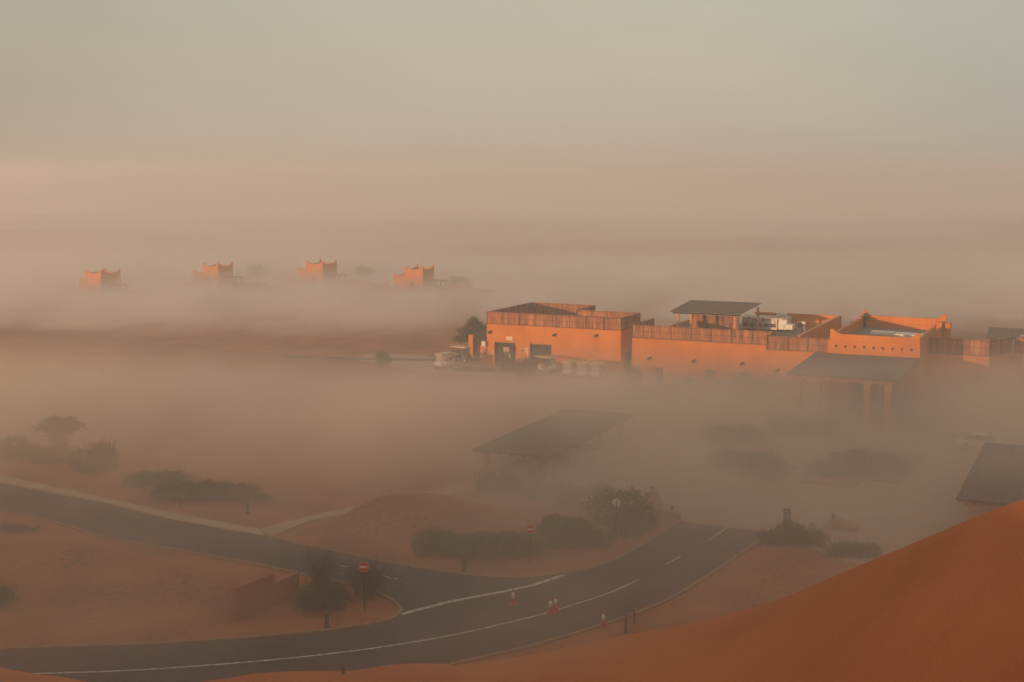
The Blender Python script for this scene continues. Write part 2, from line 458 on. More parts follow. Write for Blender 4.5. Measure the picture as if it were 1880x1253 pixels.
def sheet(name, poly, z, mat):
    pts = [Vector((p.x, p.y, z)) for p in poly]
    tris = tessellate_polygon([pts])
    mb = MB(); mb.add(pts, tris)
    o = structure(name, mb, mat)
    for f in o.data.polygons: pass
    bm = bmesh.new(); bm.from_mesh(o.data)
    for f in bm.faces:
        if f.normal.z < 0: f.normal_flip()
    bm.to_mesh(o.data); bm.free()
    return o
def ribbon(pts, wd, z):
    mb = MB(); n = len(pts); v = []
    for i, p in enumerate(pts):
        d = (pts[min(i + 1, n - 1)] - pts[max(i - 1, 0)]); d.z = 0; d.normalize(); s_ = Vector((-d.y, d.x, 0)) * wd / 2
        v += [Vector((p.x, p.y, z)) - s_, Vector((p.x, p.y, z)) + s_]
    mb.add(v, [(2 * i, 2 * i + 2, 2 * i + 3, 2 * i + 1) for i in range(n - 1)])
    return mb
def kerb_strip(pts, wd, ht, z=-.05, off=0.0):
    mb = MB(); n = len(pts); v = []
    for i, p in enumerate(pts):
        d = (pts[min(i + 1, n - 1)] - pts[max(i - 1, 0)]); d.z = 0; d.normalize(); s_ = Vector((-d.y, d.x, 0))
        c = Vector((p.x, p.y, 0)) + s_ * off; a = c - s_ * wd / 2; b = c + s_ * wd / 2
        v += [(a.x, a.y, z), (a.x, a.y, ht), (b.x, b.y, ht), (b.x, b.y, z)]
    f = []
    for i in range(n - 1):
        for k in range(3): f.append((4 * i + k, 4 * i + k + 1, 4 * i + 4 + k + 1, 4 * i + 4 + k))
    f += [(0, 1, 2, 3), tuple(4 * (n - 1) + k for k in (3, 2, 1, 0))]
    mb.add(v, f); return mb

sheet('road', asphalt_poly, .02, M['asphalt'])
sheet('pavement', walk_main, .05, M['paving'])
sheet('path', path_poly, .06, M['paving'])
sheet('pavement', forecourt, .012, M['court'])
sheet('pavement', yard, .016, M['court'])
service = [site(-3.2, 4.5), site(-3.2, 2.5), site(-10, -.5), site(-18, -3.0), site(-30, -6), site(-30, -4), site(-18, -1), site(-10, 2)]
sheet('service_road', [Vector(p) for p in service], .03, M['asphalt'])
structure('kerb', kerb_strip([p for p in south_edge if p.x > G(800, 1228).x], .22, .12, off=.0), M['kerb'])
structure('kerb', kerb_strip([p for p in north_edge if p.x > G(496, 988).x - .3], .20, .12), M['kerb'])
structure('kerb', kerb_strip(inner_edge + inner_top[1:], .20, .13), M['kerb'])
structure('kerb', kerb_strip(walk_poly, .18, .10), M['kerb'])
# painted markings
def marking(pts, wd):
    return structure('road_marking', ribbon(pts, wd, .028), M['paint'])
marking(gp([(-60, 1245), (56, 1238.5), (239, 1232), (400, 1221), (517, 1211), (634, 1198), (720, 1186), (820, 1169), (921, 1147), (1003, 1126.5),
            (1060, 1109), (1122, 1088), (1175, 1063.5)], 6), .15)
marking(gp([(736, 1129), (835, 1104), (935, 1085), (985, 1073), (1036, 1056)], 6), .34)
marking([G(1224, 1036.5), G(1251, 1021.5)], .16)
marking([G(1302, 993), G(1337, 968.5)], .16)
marking([G(622, 1039), G(638, 1042)], .15)
marking([G(650, 1044), G(664, 1047)], .15)
marking([G(694, 1057), G(702, 1055), G(709, 1060), G(730, 1064.5)], .15)

# ------------------------------------------------------------------ the near dune the photograph is taken from
crest = [(-700, 1205, 74), (-300, 1218, 68), (0, 1231, 64), (80, 1240, 63), (150, 1253, 61.5), (240, 1262, 60.5), (330, 1253, 61.5), (430, 1240, 63.5), (530, 1238, 64), (640, 1241, 64), (720, 1238, 65),
         (800, 1227, 65), (880, 1216, 65), (950, 1205, 65), (1000, 1196, 65), (1060, 1184, 65), (1119, 1172, 65), (1200, 1157, 64), (1290, 1139, 62.5), (1374, 1120, 61), (1450, 1097, 59),
         (1525, 1065, 57), (1598, 1034, 55), (1670, 1005, 53), (1742, 974, 51), (1815, 943, 49), (1880, 919, 47), (2000, 880, 45), (2300, 820, 42), (2900, 760, 40)]
cpx = np.array([c[0] for c in crest], float)
xs = np.arange(-700, 2900.1, 12)
cy_ = np.interp(xs, cpx, [c[1] for c in crest]); cd = np.interp(xs, cpx, [c[2] for c in crest])
k5 = np.ones(5) / 5
cy_ = np.convolve(np.pad(cy_, 2, 'edge'), k5, 'valid'); cd = np.convolve(np.pad(cd, 2, 'edge'), k5, 'valid')
dm = MB(); ncol = len(xs); rows = []
NP = 64
for i, px in enumerate(xs):
    rx = (px - 940) / (FPX * math.cos(PITCH))
    def P_(d, z): return (rx * d, d, z)
    dc = cd[i]; r = ray(px, cy_[i]); tc_ = dc / r[1]; zc = CAM_H + r[2] * tc_
    zc = max(zc, .0)
    db = dc - (5 + 12 * min(max((px - 300) / 1500, 0), 1))           # nearer point still in the picture
    rb = ray(px, 1290); zb = CAM_H + rb[2] * (db / rb[1])
    ctrl_d = [1.5, 7, 18, db, dc - 1.5, dc]
    zb = min(zb, zc + (dc - db) * .22)
    z18 = 0.62 * 23.2 + .38 * zb
    ctrl_z = [23.3, 20.8, max(zb + (db - 18) * .24, 0), zb, zc + .10, zc]
    ctrl_z[1] = (ctrl_z[0] + ctrl_z[2]) / 2 - .3
    prof_d = list(np.linspace(1.5, db, 26)) + list(np.linspace(db, dc, 28)[1:]) + [dc + s for s in (.3, .8, 1.6, 3, 5, 8, 12, 18, 26, 36, 50)]
    for d in prof_d:
        if d <= dc: z = float(np.interp(d, ctrl_d, ctrl_z))
        else: z = zc - .02 - (d - dc) * min(.50, .12 + (d - dc) * .25)
        z = max(z, -.6)
        dm.v.append(P_(d, z))
    np_ = len(prof_d)
arr = np.array(dm.v).reshape(ncol, np_, 3)
for it in range(3):                                # relax the kinks of the profile
    z = arr[:, :, 2].copy(); z[:, 1:-1] = .25 * z[:, :-2] + .5 * z[:, 1:-1] + .25 * z[:, 2:]
    z[1:-1, :] = .25 * z[:-2, :] + .5 * z[1:-1, :] + .25 * z[2:, :]
    arr[:, :, 2] = z
dm.v = [tuple(p) for p in arr.reshape(-1, 3).tolist()]
dm.f = [(i * np_ + k, (i + 1) * np_ + k, (i + 1) * np_ + k + 1, i * np_ + k + 1) for i in range(ncol - 1) for k in range(np_ - 1)]
structure('terrain', dm, M['ripple'], True)

# ------------------------------------------------------------------ vegetation
def leaves(mb, c, r, n, size, rng, shell=.55, flat_bottom=True, up=.0, lump=.25, seed=0.0):
    """leaf faces scattered through an ellipsoid with an uneven outline"""
    c = Vector(c); rx, ry, rz = r; k = 0
    while k < n:
        v = Vector((rng.gauss(0, 1), rng.gauss(0, 1), rng.gauss(0, 1)))
        if v.length < 1e-3: continue
        v.normalize()
        nn = noise.noise(v * 2.3 + Vector((seed, seed * .7, 0))) + .5 * noise.noise(v * 5.1 + Vector((seed, 0, seed)))
        q = (shell + (1 - shell) * rng.random() ** .6) * (1 + lump * nn * 1.6)
        p = c + Vector((v.x * rx * q, v.y * ry * q, v.z * rz * q))
        if flat_bottom and p.z < -.05: p.z = rng.uniform(0, .25)
        k += 1
        a = Vector((rng.gauss(0, 1), rng.gauss(0, 1), rng.gauss(0, 1) + up)).normalized()
        b = a.cross(Vector((rng.gauss(0, 1), rng.gauss(0, 1), rng.gauss(0, 1)))).normalized()
        s = size * rng.uniform(.6, 1.4); L = a * s; wd = b * s * .38
        mb.add([p - L, p + wd, p + L, p - wd], [(0, 1, 2, 3)])
def sprigs(mb, c, r, n, ln, rng, th=.012, up=.9):
    """thin upright shoots breaking the outline"""
    for _ in range(n):
        v = Vector((rng.gauss(0, 1), rng.gauss(0, 1), abs(rng.gauss(0, 1)))).normalized()
        p = Vector(c) + Vector((v.x * r[0], v.y * r[1], v.z * r[2])) * rng.uniform(.6, 1.0)
        d = (v + Vector((0, 0, up))).normalized() * ln * rng.uniform(.5, 1.3)
        s_ = d.cross(Vector((rng.random(), rng.random(), .1))).normalized() * th
        mb.add([p - s_, p + s_, p + d], [(0, 1, 2)])
def fan_stems(mb, base, n, h, spread, rng, r0=.02, nseg=4):
    for i in range(n):
        a = rng.uniform(0, 2 * math.pi); sp = rng.uniform(.15, 1) * spread; hh = h * rng.uniform(.65, 1.05)
        pts = []
        for k in range(nseg + 1):
            t = k / nseg
            pts.append(Vector(base) + Vector((math.cos(a) * sp * t ** 1.3 + rng.gauss(0, .03) * t, math.sin(a) * sp * t ** 1.3 + rng.gauss(0, .03) * t, hh * t)))
        mb.tube(pts, [r0 * (1 - .8 * k / nseg) for k in range(nseg + 1)], 4, False)
def bush(name, label, at, blobs, mat, n=2200, leaf=.11, seed=1, cat='bush', group=None, stems=10, stem_h=.6, sprig=500, up=.3, lump=.42, sprig_len=.5):
    rng = random.Random(seed)
    t = thing(name, label, cat, at, 0, group)
    f = MB(); tot = sum(b[1][0] * b[1][2] + b[1][1] * b[1][2] for b in blobs)
    for j, (c, r) in enumerate(blobs):
        share = (r[0] * r[2] + r[1] * r[2]) / tot
        leaves(f, c, r, int(n * share), leaf, rng, .45, True, up, lump, seed * 3.1 + j)
        if sprig: sprigs(f, c, r, int(sprig * share), sprig_len, rng)
    mesh_obj('foliage', f, mat, t, fix=False)
    for c, r in blobs:
        st = MB(); fan_stems(st, (c[0], c[1], -.1), stems, max(stem_h, c[2] + r[2] * .5), max(r[0], r[1]) * .6, rng, .022)
        mesh_obj('stem_cluster', st, M['twig'], t, fix=False)
    return t
def tree(name, label, at, trunk_h, crown, mat, n, leaf, seed, trunk_r=.14, group=None, up=0, lump=.5, limbs=6):
    rng = random.Random(seed)
    t = thing(name, label, 'tree', at, 0, group)
    tr = MB()
    lean = Vector((rng.uniform(-.2, .2), rng.uniform(-.2, .2), 0))
    top = Vector((lean.x, lean.y, trunk_h))
    tr.tube([(0, 0, -.2), lean * .4 + Vector((0, 0, trunk_h * .5)), top], [trunk_r * 1.25, trunk_r, trunk_r * .8], 8)
    for i, (c, r) in enumerate(crown):
        cc = Vector(c); mid = (top + cc) / 2 + Vector((rng.gauss(0, .1), rng.gauss(0, .1), .1))
        tr.tube([top - Vector((0, 0, .1)), mid, cc], [trunk_r * .6, trunk_r * .35, trunk_r * .15], 6)
        for k in range(limbs):
            v = Vector((rng.gauss(0, 1), rng.gauss(0, 1), rng.gauss(0, .7))).normalized()
            tr.tube([mid, cc + Vector((v.x * r[0], v.y * r[1], v.z * r[2])) * .5, cc + Vector((v.x * r[0], v.y * r[1], v.z * r[2])) * 1.05],
                    [trunk_r * .25, trunk_r * .14, .012], 4, False)
    mesh_obj('trunk', tr, M['bark'], t, True, fix=False)
    f = MB(); tot = sum(b[1][0] * b[1][2] for b in crown)
    for j, (c, r) in enumerate(crown):
        sh = r[0] * r[2] / tot
        leaves(f, c, r, int(n * sh), leaf, rng, .35, False, up, lump, seed + j * 1.7)
        sprigs(f, c, r, int(420 * sh), .7, rng, .016, .35)
    mesh_obj('crown', f, mat, t, fix=False)
    return t
VG = 'bushes planted on the sand along the road'
# size helper: metres per photo pixel at a ground point
def mpp(py): return CAM_H / (py - HORIZON) * 1.003

# junction bushes
s_ = mpp(1128)
bush('green_bush', 'dense green bush with small leaves on the sand nose beside the stepped wall', T(592, 1120),
     [((-.3, 0, .75), (1.15, 1.1, .85)), ((.7, .3, .65), (.85, .9, .75)), ((-1.1, .2, .4), (.6, .6, .5)), ((0, .5, 1.0), (.7, .6, .6))], M['leaf_olive'], 7500, .075, 11, group=VG, sprig=300)
t = thing('twiggy_shrub', 'bare twiggy shrub with tall upright stems behind the dense green bush', 'shrub', T(592, 1102), 0, 'twiggy shrubs at the junction')
mb = MB(); rng = random.Random(5); fan_stems(mb, (0, 0, -.1), 170, 3.0, 1.35, rng, .013, 5); mesh_obj('stems', mb, M['twig'], t, fix=False)
mb = MB(); leaves(mb, (0, 0, 1.6), (1.3, 1.0, 1.3), 1500, .05, rng, .2, False, .3, .4, 2); mesh_obj('foliage', mb, M['leaf_olive'], t, fix=False)
t = thing('twiggy_shrub', 'loose twiggy shrub of thin dark stems behind the nearer no entry sign', 'shrub', T(682, 1098), 0, 'twiggy shrubs at the junction')
mb = MB(); fan_stems(mb, (0, 0, -.1), 190, 2.6, 1.7, rng, .013, 5); fan_stems(mb, (-.9, .2, -.1), 90, 2.3, 1.0, rng, .012, 5); mesh_obj('stems', mb, M['twig'], t, fix=False)
mb = MB(); leaves(mb, (-.1, 0, .9), (1.7, 1.0, 1.0), 3200, .055, rng, .2, False, .3, .4, 7); mesh_obj('foliage', mb, M['leaf_olive'], t, fix=False)
# rounded clipped bank of grey green broom
bush('clipped_hedge', 'long low rounded grey-green hedge beside the farther no entry sign', T(880, 1022),
     [((-3.3, .5, .75), (1.25, 1.2, 1.05)), ((-2.2, .3, .72), (1.3, 1.2, .92)), ((-.9, .1, .62), (1.3, 1.2, .88)), ((.5, 0, .72), (1.4, 1.2, 1.0)), ((1.9, 0, .75), (1.4, 1.2, 1.02)), ((3.1, .4, .7), (1.2, 1.1, .9))],
     M['leaf_grey'], 21000, .065, 21, 'hedge', VG, 6, .5, 5200, 1.6, .06, .16)
bush('spiky_bush', 'broad grey-green spiky bush right behind the farther no entry sign', T(1042, 1006),
     [((-.9, .3, .85), (1.25, 1.2, 1.25)), ((.5, .2, .8), (1.3, 1.2, 1.15)), ((1.7, .3, .45), (1.0, .8, .65)), ((2.5, .2, .25), (.6, .5, .3))],
     M['leaf_grey'], 12000, .075, 22, group=VG, sprig=2600, up=1.2, lump=.18, sprig_len=.35)
bush('tall_bush', 'tall dark green bush surrounding the sign seen from behind', T(1142, 975),
     [((-1.0, 1.2, 1.2), (1.6, 1.2, 1.4)), ((.4, 1.0, 1.5), (1.5, 1.2, 1.4)), ((1.3, -.2, 1.0), (1.3, 1.1, 1.2)), ((.2, -.6, .7), (1.4, 1.0, 1.0)), ((.0, -1.5, .4), (1.0, .8, .7))],
     M['leaf'], 13000, .08, 23, group=VG, sprig=900, up=.8, lump=.3)
bush('low_bush', 'low dark bush on the sand in front of the carport', T(1075, 930),
     [((-1.2, .2, .5), (1.2, 1.0, .8)), ((.4, 0, .6), (1.3, 1.0, .9)), ((1.3, .3, .8), (1.0, .8, 1.0))], M['leaf'], 7000, .08, 24, group=VG, sprig=500)
bush('low_bush', 'flat thin bush left of the dark bush in front of the carport', T(1010, 916),
     [((-.9, 0, .35), (1.1, .9, .55)), ((.5, .1, .4), (1.3, .9, .6))], M['leaf_olive'], 4200, .08, 25, group=VG, sprig=500)
bush('rounded_bush', 'rounded dark bush at the left front corner of the carport', T(912, 908),
     [((-.8, .1, .7), (1.1, 1.0, 1.0)), ((.7, 0, .7), (1.1, 1.0, .9))], M['leaf'], 6500, .085, 26, group=VG, sprig=400)
# left side
tree('acacia_tree', 'spreading flat-topped acacia tree far left above the road', T(110, 842), 1.6,
     [((-1.2, 0, 2.75), (.95, .9, .42)), ((-.3, .1, 3.1), (.9, .8, .45)), ((.7, .1, 2.8), (1.1, 1.0, .5)), ((0, 0, 2.2), (1.0, .8, .5)), ((.1, 0, 1.2), (.75, .7, .8)), ((1.5, 0, 2.9), (.7, .6, .35)), ((.9, 0, 3.45), (.55, .5, .25)), ((-.6, 0, 3.5), (.5, .45, .22))], M['leaf'], 9500, .09, 31, .13, lump=.8)
bush('dense_bush', 'large dense dark bush right of the acacia tree', T(172, 866), [((-.7, 0, .9), (1.3, 1.2, 1.1)), ((.6, .1, 1.3), (1.3, 1.2, 1.35)), ((1.1, 0, .8), (.9, .9, 1.0))], M['leaf'], 9000, .09, 32, group='bushes by the acacia tree')
bush('low_dense_bush', 'low dark bush under the acacia tree', T(100, 850), [((-.9, 0, .5), (1.2, 1, .8)), ((.6, 0, .6), (1.2, 1, .8))], M['leaf'], 6000, .09, 33, group='bushes by the acacia tree')
bush('long_dark_bush', 'long dark bush left of the acacia tree at the left edge', T(15, 842), [((-2.2, 0, .9), (1.8, 1.2, 1.3)), ((.3, 0, .8), (1.8, 1.2, 1.2)), ((2.0, 0, .5), (1.1, 1, .8))], M['leaf'], 9000, .09, 34, group='bushes by the acacia tree')
bush('flat_bush', 'flat topped low bush behind the thin bollard left', T(290, 893), [((-1.1, 0, .55), (1.5, 1.1, .6)), ((1.0, 0, .6), (1.6, 1.1, .6))], M['leaf_olive'], 7000, .08, 35, group=VG)
bush('wide_bush', 'wide low spreading bush behind the left bollard pair', T(375, 919), [((-2.3, 0, .55), (1.7, 1.3, .65)), ((0, 0, .6), (2.1, 1.4, .75)), ((2.3, 0, .55), (1.9, 1.2, .7))], M['leaf_olive'], 12000, .08, 36, group=VG, sprig=900)
t = thing('arching_shrub', 'thin arching branch at the right end of the wide low bush', 'shrub', T(468, 921), 0)
mb = MB()
for k in range(14):
    a = rng.uniform(-.25, .25); L_ = rng.uniform(.9, 1.7)
    mb.tube([(0, 0, 0), (L_ * .45, a, .65 + rng.uniform(-.1, .1)), (L_, a * 2, .25 + rng.uniform(-.15, .2))], [.02, .014, .006], 4, False)
mesh_obj('stems', mb, M['twig'], t, fix=False)
mb = MB(); leaves(mb, (.5, 0, .45), (1.0, .5, .3), 900, .05, rng, .2, False, .2, .3, 3); mesh_obj('foliage', mb, M['leaf_olive'], t, fix=False)
bush('dark_scrub', 'dark scrub growing at the left edge between the two roads', T(-12, 1112), [((0, 0, .4), (1.3, 1.2, .6)), ((-1.2, 0, .4), (1.3, 1.2, .6))], M['leaf_olive'], 5000, .07, 37, sprig=900)
bush('sparse_scrub', 'sparse green scrub on the sand near the upper road at the left edge', T(15, 972), [((-1.0, 0, .12), (2.2, 1.2, .18)), ((1.0, -.3, .08), (1.4, .9, .14))], M['leaf_olive'], 1500, .07, 38, sprig=200)
# around the garage building
at = site(-7.2, 9.5)
tree('bushy_tree', 'dark bushy tree behind the open shed beside the garage building', at, 2.2,
     [((0, 0, 2.9), (2.0, 1.7, 1.0)), ((-1.2, -.2, 2.1), (1.4, 1.2, .6)), ((.5, 0, 3.9), (1.3, 1.1, .8)), ((1.3, 0, 3.1), (1.3, 1.2, .9)), ((.4, 0, 4.6), (.7, .6, .5))], M['leaf'], 11000, .11, 41, .16, lump=.7)
p = G(702, 672)
bush('round_shrub', 'lone round dark shrub left of the golf cart at the service road', (p.x, p.y, tz(p.x, p.y)), [((0, 0, .95), (.95, .9, .85)), ((.3, 0, .7), (.9, .9, .6))], M['leaf'], 4500, .08, 42)
SG = 'shrubs in front of the garage building'
bush('leafy_shrub', 'leafy shrub in front of the two right garage carts, tallest of the pair', site(8.6, -6.6), [((.3, 0, 1.2), (1.3, 1.1, 1.2)), ((-.6, 0, .9), (1.0, .9, .9))], M['leaf_olive'], 6000, .09, 43, group=SG, up=.6)
bush('leafy_shrub', 'leafy shrub below the right garage door, left of the taller one', site(5.2, -4.6), [((0, 0, .8), (1.3, 1.1, .9)), ((1.0, 0, .7), (1.1, 1.0, .8))], M['leaf_olive'], 5000, .09, 44, group=SG)
bush('low_ground_shrub', 'low shrub at the foot of the wall under the left garage door', site(1.2, -5.5), [((-1.5, 0, .25), (1.6, .9, .4)), ((1.0, 0, .2), (1.4, .9, .35))], M['leaf_olive'], 3000, .08, 45, group=SG)
HG = 'shrubs along the long front wall'
bush('wall_shrub', 'shrub at the left corner of the long front wall', site(23.6, -8.4), [((0, 0, 1.0), (.9, .8, 1.3))], M['leaf_olive'], 3500, .09, 46, group=HG, up=.8)
bush('wall_shrub', 'wide spiky shrub against the long front wall under its last lamp', site(38.4, -12.6), [((-.7, 0, 1.3), (1.6, 1.1, 1.6)), ((1.1, 0, 1.2), (1.5, 1.1, 1.4))], M['leaf'], 7000, .10, 47, group=HG, up=1.0, sprig=900, sprig_len=.7)
bush('wall_shrub', 'small shrub in the middle of the long front wall', site(30.2, -8.2), [((0, 0, .6), (.6, .6, .9))], M['leaf_olive'], 1500, .09, 48, group=HG)
bush('wall_shrub', 'slim shrub right of the middle of the long front wall', site(33.8, -8.4), [((0, 0, .6), (.5, .5, .9))], M['leaf_olive'], 1300, .09, 49, group=HG)
rr = G(1867, 730)
tree('tall_tree', 'tall dark tree in the mist at the right edge beside the annex wall', site(69.5, -10), 2.5, [((0, 0, 3.6), (2.6, 2.2, 1.9)), ((1.5, 0, 2.6), (2.0, 1.8, 1.4))], M['leaf'], 8000, .12, 50, .2)

# ------------------------------------------------------------------ traffic signs
def round_sign(at, face_rz, post_h, dia, label, back=False, group=None):
    t = thing('road_sign', label, 'sign', at, face_rz, group)
    mb = MB(); mb.tube([(0, .03, -.2), (0, .03, post_h + dia * .3)], .038, 10); mesh_obj('post', mb, M['dark_metal'], t)
    def disc(r, y0, y1, n=40):
        d = MB(); d.tube([(0, y0, post_h), (0, y1, post_h)], r, n); return d
    mesh_obj('sign_plate', disc(dia / 2, .0, -.012), M['white'] if back else M['cream'], t)
    f = mesh_obj('face', disc(dia / 2 - .018, -.0121, -.016), M['sign_red'], t)
    bar = MB(); bar.box(-dia * .34, dia * .34, -.022, -.0165, post_h - dia * .085, post_h + dia * .085)
    mesh_obj('white_bar', bar, M['white'], f)
    return t
NG = 'no entry signs'
a = T(669, 1122); round_sign(a, R(-6), 2.62, .62, 'red no entry sign on a dark post, the nearer one, before the twiggy shrub', group=NG)
a = T(973, 1036); round_sign(a, R(4), 2.28, .62, 'red no entry sign on a dark post, the farther one, before the rounded hedge', group=NG)
a = T(1131, 992); round_sign(a, R(172), 2.62, .56, 'round sign seen from behind, pale back, standing in the tall dark bush', True)

# ------------------------------------------------------------------ traffic cones
def make_cone(at, label):
    t = thing('traffic_cone', label, 'traffic cone', at, 0, 'traffic cones on the road')
    mb = MB(); mb.box(-.24, .24, -.24, .24, .0, .035); mb.box(-.2, .2, -.2, .2, .035, .06); mesh_obj('base', mb, M['red'], t)
    mb = MB(); mb.lathe([(.165, .06), (.118, .40)], n=20); mesh_obj('cone_body', mb, M['red'], t, True)
    mb = MB(); mb.lathe([(.119, .40), (.072, .74)], n=20); mesh_obj('white_sleeve', mb, M['white'], t, True)
    mb = MB(); mb.lathe([(.071, .74), (.045, .90), (.03, .91)], n=20); mesh_obj('tip', mb, M['red'], t, True)
    return t
c0 = make_cone(G(942, 1110, .02), 'red and white traffic cone nearest the thick stop line, alone')
for (px, py), lb in (((1011, 1126), 'traffic cone on the centre line, left and nearer of the close pair'), ((1020, 1121.5), 'traffic cone on the centre line, right and farther of the close pair'),
                     ((1107.5, 1151), 'traffic cone beside the kerb and the two thin bollards')):
    dup(c0, G(px, py, .02), R(px % 40), lb)

# ------------------------------------------------------------------ bollard lights
def make_bollard(at, label, h=1.0, r=.10):
    t = thing('bollard', label, 'bollard', at, R(20), 'bollards beside the roads')
    mb = MB(); mb.box(-r * 1.5, r * 1.5, -r * 1.5, r * 1.5, -.05, .04); mesh_obj('base_plate', mb, M['bollard'], t)
    mb = MB(); mb.box(-r, r, -r, r, .04, h - .16); mesh_obj('post', mb, M['bollard'], t)
    mb = MB(); mb.box(-r * .8, r * .8, -r * .8, r * .8, h - .16, h - .05); mesh_obj('lens', mb, M['screen'], t)
    mb = MB(); mb.box(-r * 1.1, r * 1.1, -r * 1.1, r * 1.1, h - .05, h); mesh_obj('cap', mb, M['bollard'], t)
    return t
b0 = make_bollard(T(600, 1152), 'dark square bollard in front of the dense green bush')
for px, py, lb, k in ((852, 1050, 'dark square bollard in front of the long rounded hedge', 1.0), (455, 945, 'dark bollard before the right end of the wide low bush', .95),
                      (332, 934, 'thin dark bollard before the flat topped bush, far left', .7), (630, 1240, 'dark bollard at the far kerb just behind the dune foot', .6),
                      (1149, 1163, 'thin bollard with pale top beside the kerb, nearer of two', .55), (1164, 1145, 'thin dark bollard beside the kerb, farther of two', .6),
                      (188, 690, 'tiny dark bollard on the far left dune slope in the mist', 1.3), (797, 657, 'small dark post beside the service road end', .5)):
    o = dup(b0, T(px, py), R(20 + px % 17), lb); o.scale = (k, k, (1.0 if k != .6 or py < 1200 else .6) if k < 1.2 else 1.2)
SGL = 'lamp posts at the gate'
def gate_lamp(at, label, h):
    t = thing('gate_lamp', label, 'lamp', at, RZ, SGL)
    mb = MB(); mb.tube([(0, 0, -.02), (0, 0, h)], .03, 8); mesh_obj('post', mb, M['dark_metal'], t)
    mb = MB(); mb.lathe([(.05, h), (.13, h + .06), (.14, h + .26), (.05, h + .34), (.01, h + .36)], n=12); mesh_obj('lamp_head', mb, M['dark_metal'], t, True)

# ------------------------------------------------------------------ stepped wall near the junction
a = T(435, 1142); b = G(550, 1098); dv = (b - a); L = math.hypot(dv.x, dv.y); rz = math.atan2(dv.y, dv.x)
t = thing('stepped_wall', 'low stepped plaster wall on the sand beside the junction', 'wall', (a.x, a.y, 0), rz)
k = L * .60
mb = MB(); mb.prism([(0, -.3), (k, -.3), (k, 1.98), (0, 1.88)], 0, .3); mesh_obj('wall', mb, M['adobe2'], t)
mb = MB(); mb.prism([(k + .002, -.3), (L, -.3), (L, 1.52), (k + .002, 1.40)], .0, .3); mesh_obj('low_wall', mb, M['adobe2'], t)
mb = MB(); mb.prism([(-.03, 1.882), (k, 1.982), (k, 2.04), (-.03, 1.94)], -.03, .33); mesh_obj('coping', mb, M['adobe2'], t)
mb = MB(); mb.prism([(k + .004, 1.402), (L + .03, 1.522), (L + .03, 1.58), (k + .004, 1.46)], -.03, .33); mesh_obj('coping', mb, M['adobe2'], t)

# ------------------------------------------------------------------ gate walls of the forecourt
def gate_wall(at, rz, prof, depth, label):
    t = thing('gate_wall', label, 'wall', at, rz, 'gate walls of the forecourt')
    mb = MB(); mb.prism(prof, 0, depth); mesh_obj('wall', mb, M['adobe2'], t)
    return t
a = G(1188, 938); b = G(1242, 956); dv = b - a; L = math.hypot(dv.x, dv.y); rz = math.atan2(dv.y, dv.x)
gate_wall(a, rz, [(-.4, -.2), (L, -.2), (L, .45), (1.2, .45), (1.2, .5), (.9, 1.0), (.75, 1.55), (.5, 1.55), (.3, .95), (.1, .95), (0, 1.35), (-.25, 1.35), (-.4, .8)], .5, 'low plaster gate wall with two horns left of the forecourt entrance')
gate_lamp(a + Vector((math.cos(rz), math.sin(rz), 0)) * .62 + Vector((0, .25, 1.53)), 'small lamp on the left gate wall horn', .05)
gate_lamp(b + Vector((-.3, .35, .43)), 'small lamp on the low end of the left gate wall', .25)
a = G(1512, 972)
gate_wall(a, R(-20), [(-.1, -.2), (2.4, -.2), (2.4, .25), (1.4, .45), (.95, .62), (.6, .62), (.2, .35), (-.1, .25)], 1.3, 'low wedge shaped plaster gate wall right of the dark totem')
gate_lamp(a + Vector((.75, .3, .58)), 'small lamp on the wedge shaped gate wall', .12)
# totem with faint markings
a = G(1444, 976)
t = thing('sign_totem', 'tall dark sign totem rising from the bush at the forecourt entrance', 'sign', a, R(-8))
mb = MB(); mb.box(-.24, .24, -.12, .12, 0, 1.65); mesh_obj('panel', mb, M['dark_metal'], t)
mb = MB()
for i, z in enumerate((1.42, 1.2, 1.06, .92)): mb.box(-.13, .13 - .04 * (i % 2), -.128, -.1215, z, z + .05)
mesh_obj('white_marks', mb, M['cream'], t)
def boulder(at, r, label, seed):
    rng = random.Random(seed); bm = bmesh.new(); bmesh.ops.create_icosphere(bm, subdivisions=3, radius=1)
    for v in bm.verts:
        k = 1 + .18 * noise.noise(v.co * 1.4 + Vector((seed, 0, 0))) + .07 * noise.noise(v.co * 4)
        v.co = Vector((v.co.x * r[0] * k, v.co.y * r[1] * k, max(v.co.z * r[2] * k, -r[2] * .6) + r[2] * .6))
    me = bpy.data.meshes.new('boulder'); bm.to_mesh(me); bm.free(); me.materials.append(M['stone'])
    me.polygons.foreach_set('use_smooth', [True] * len(me.polygons))
    o = bpy.data.objects.new('boulder', me); C.objects.link(o); o.location = at
    return tag(o, label, 'boulder', 'boulders at the entrance')
boulder(G(1491, 973), (.28, .28, .34), 'round brown boulder standing between the totem and the wedge wall', 3)
boulder(G(1431, 975), (.32, .3, .36), 'round brown boulder left of the dark totem behind the bush', 5)
boulder(G(1207, 937), (.40, .35, .5), 'rounded rock against the left gate wall', 8)
boulder(G(1173, 953), (.2, .2, .22), 'small stone at the foot of the left gate wall', 9)
bush('entrance_bush', 'low dark bush spreading around the foot of the dark totem', G(1455, 1000), [((-1.3, .1, .3), (1.1, .8, .6)), ((.0, .4, .6), (1.0, .8, .8)), ((1.3, 0, .35), (1.1, .8, .6))], M['leaf'], 7500, .08, 61)
bush('faint_bush', 'faint grey-green bush on the sand right of the totem bush', G(1565, 1020), [((-.6, 0, .3), (1.3, .8, .5)), ((.8, 0, .3), (1.1, .8, .45))], M['leaf_grey'], 4000, .08, 62)
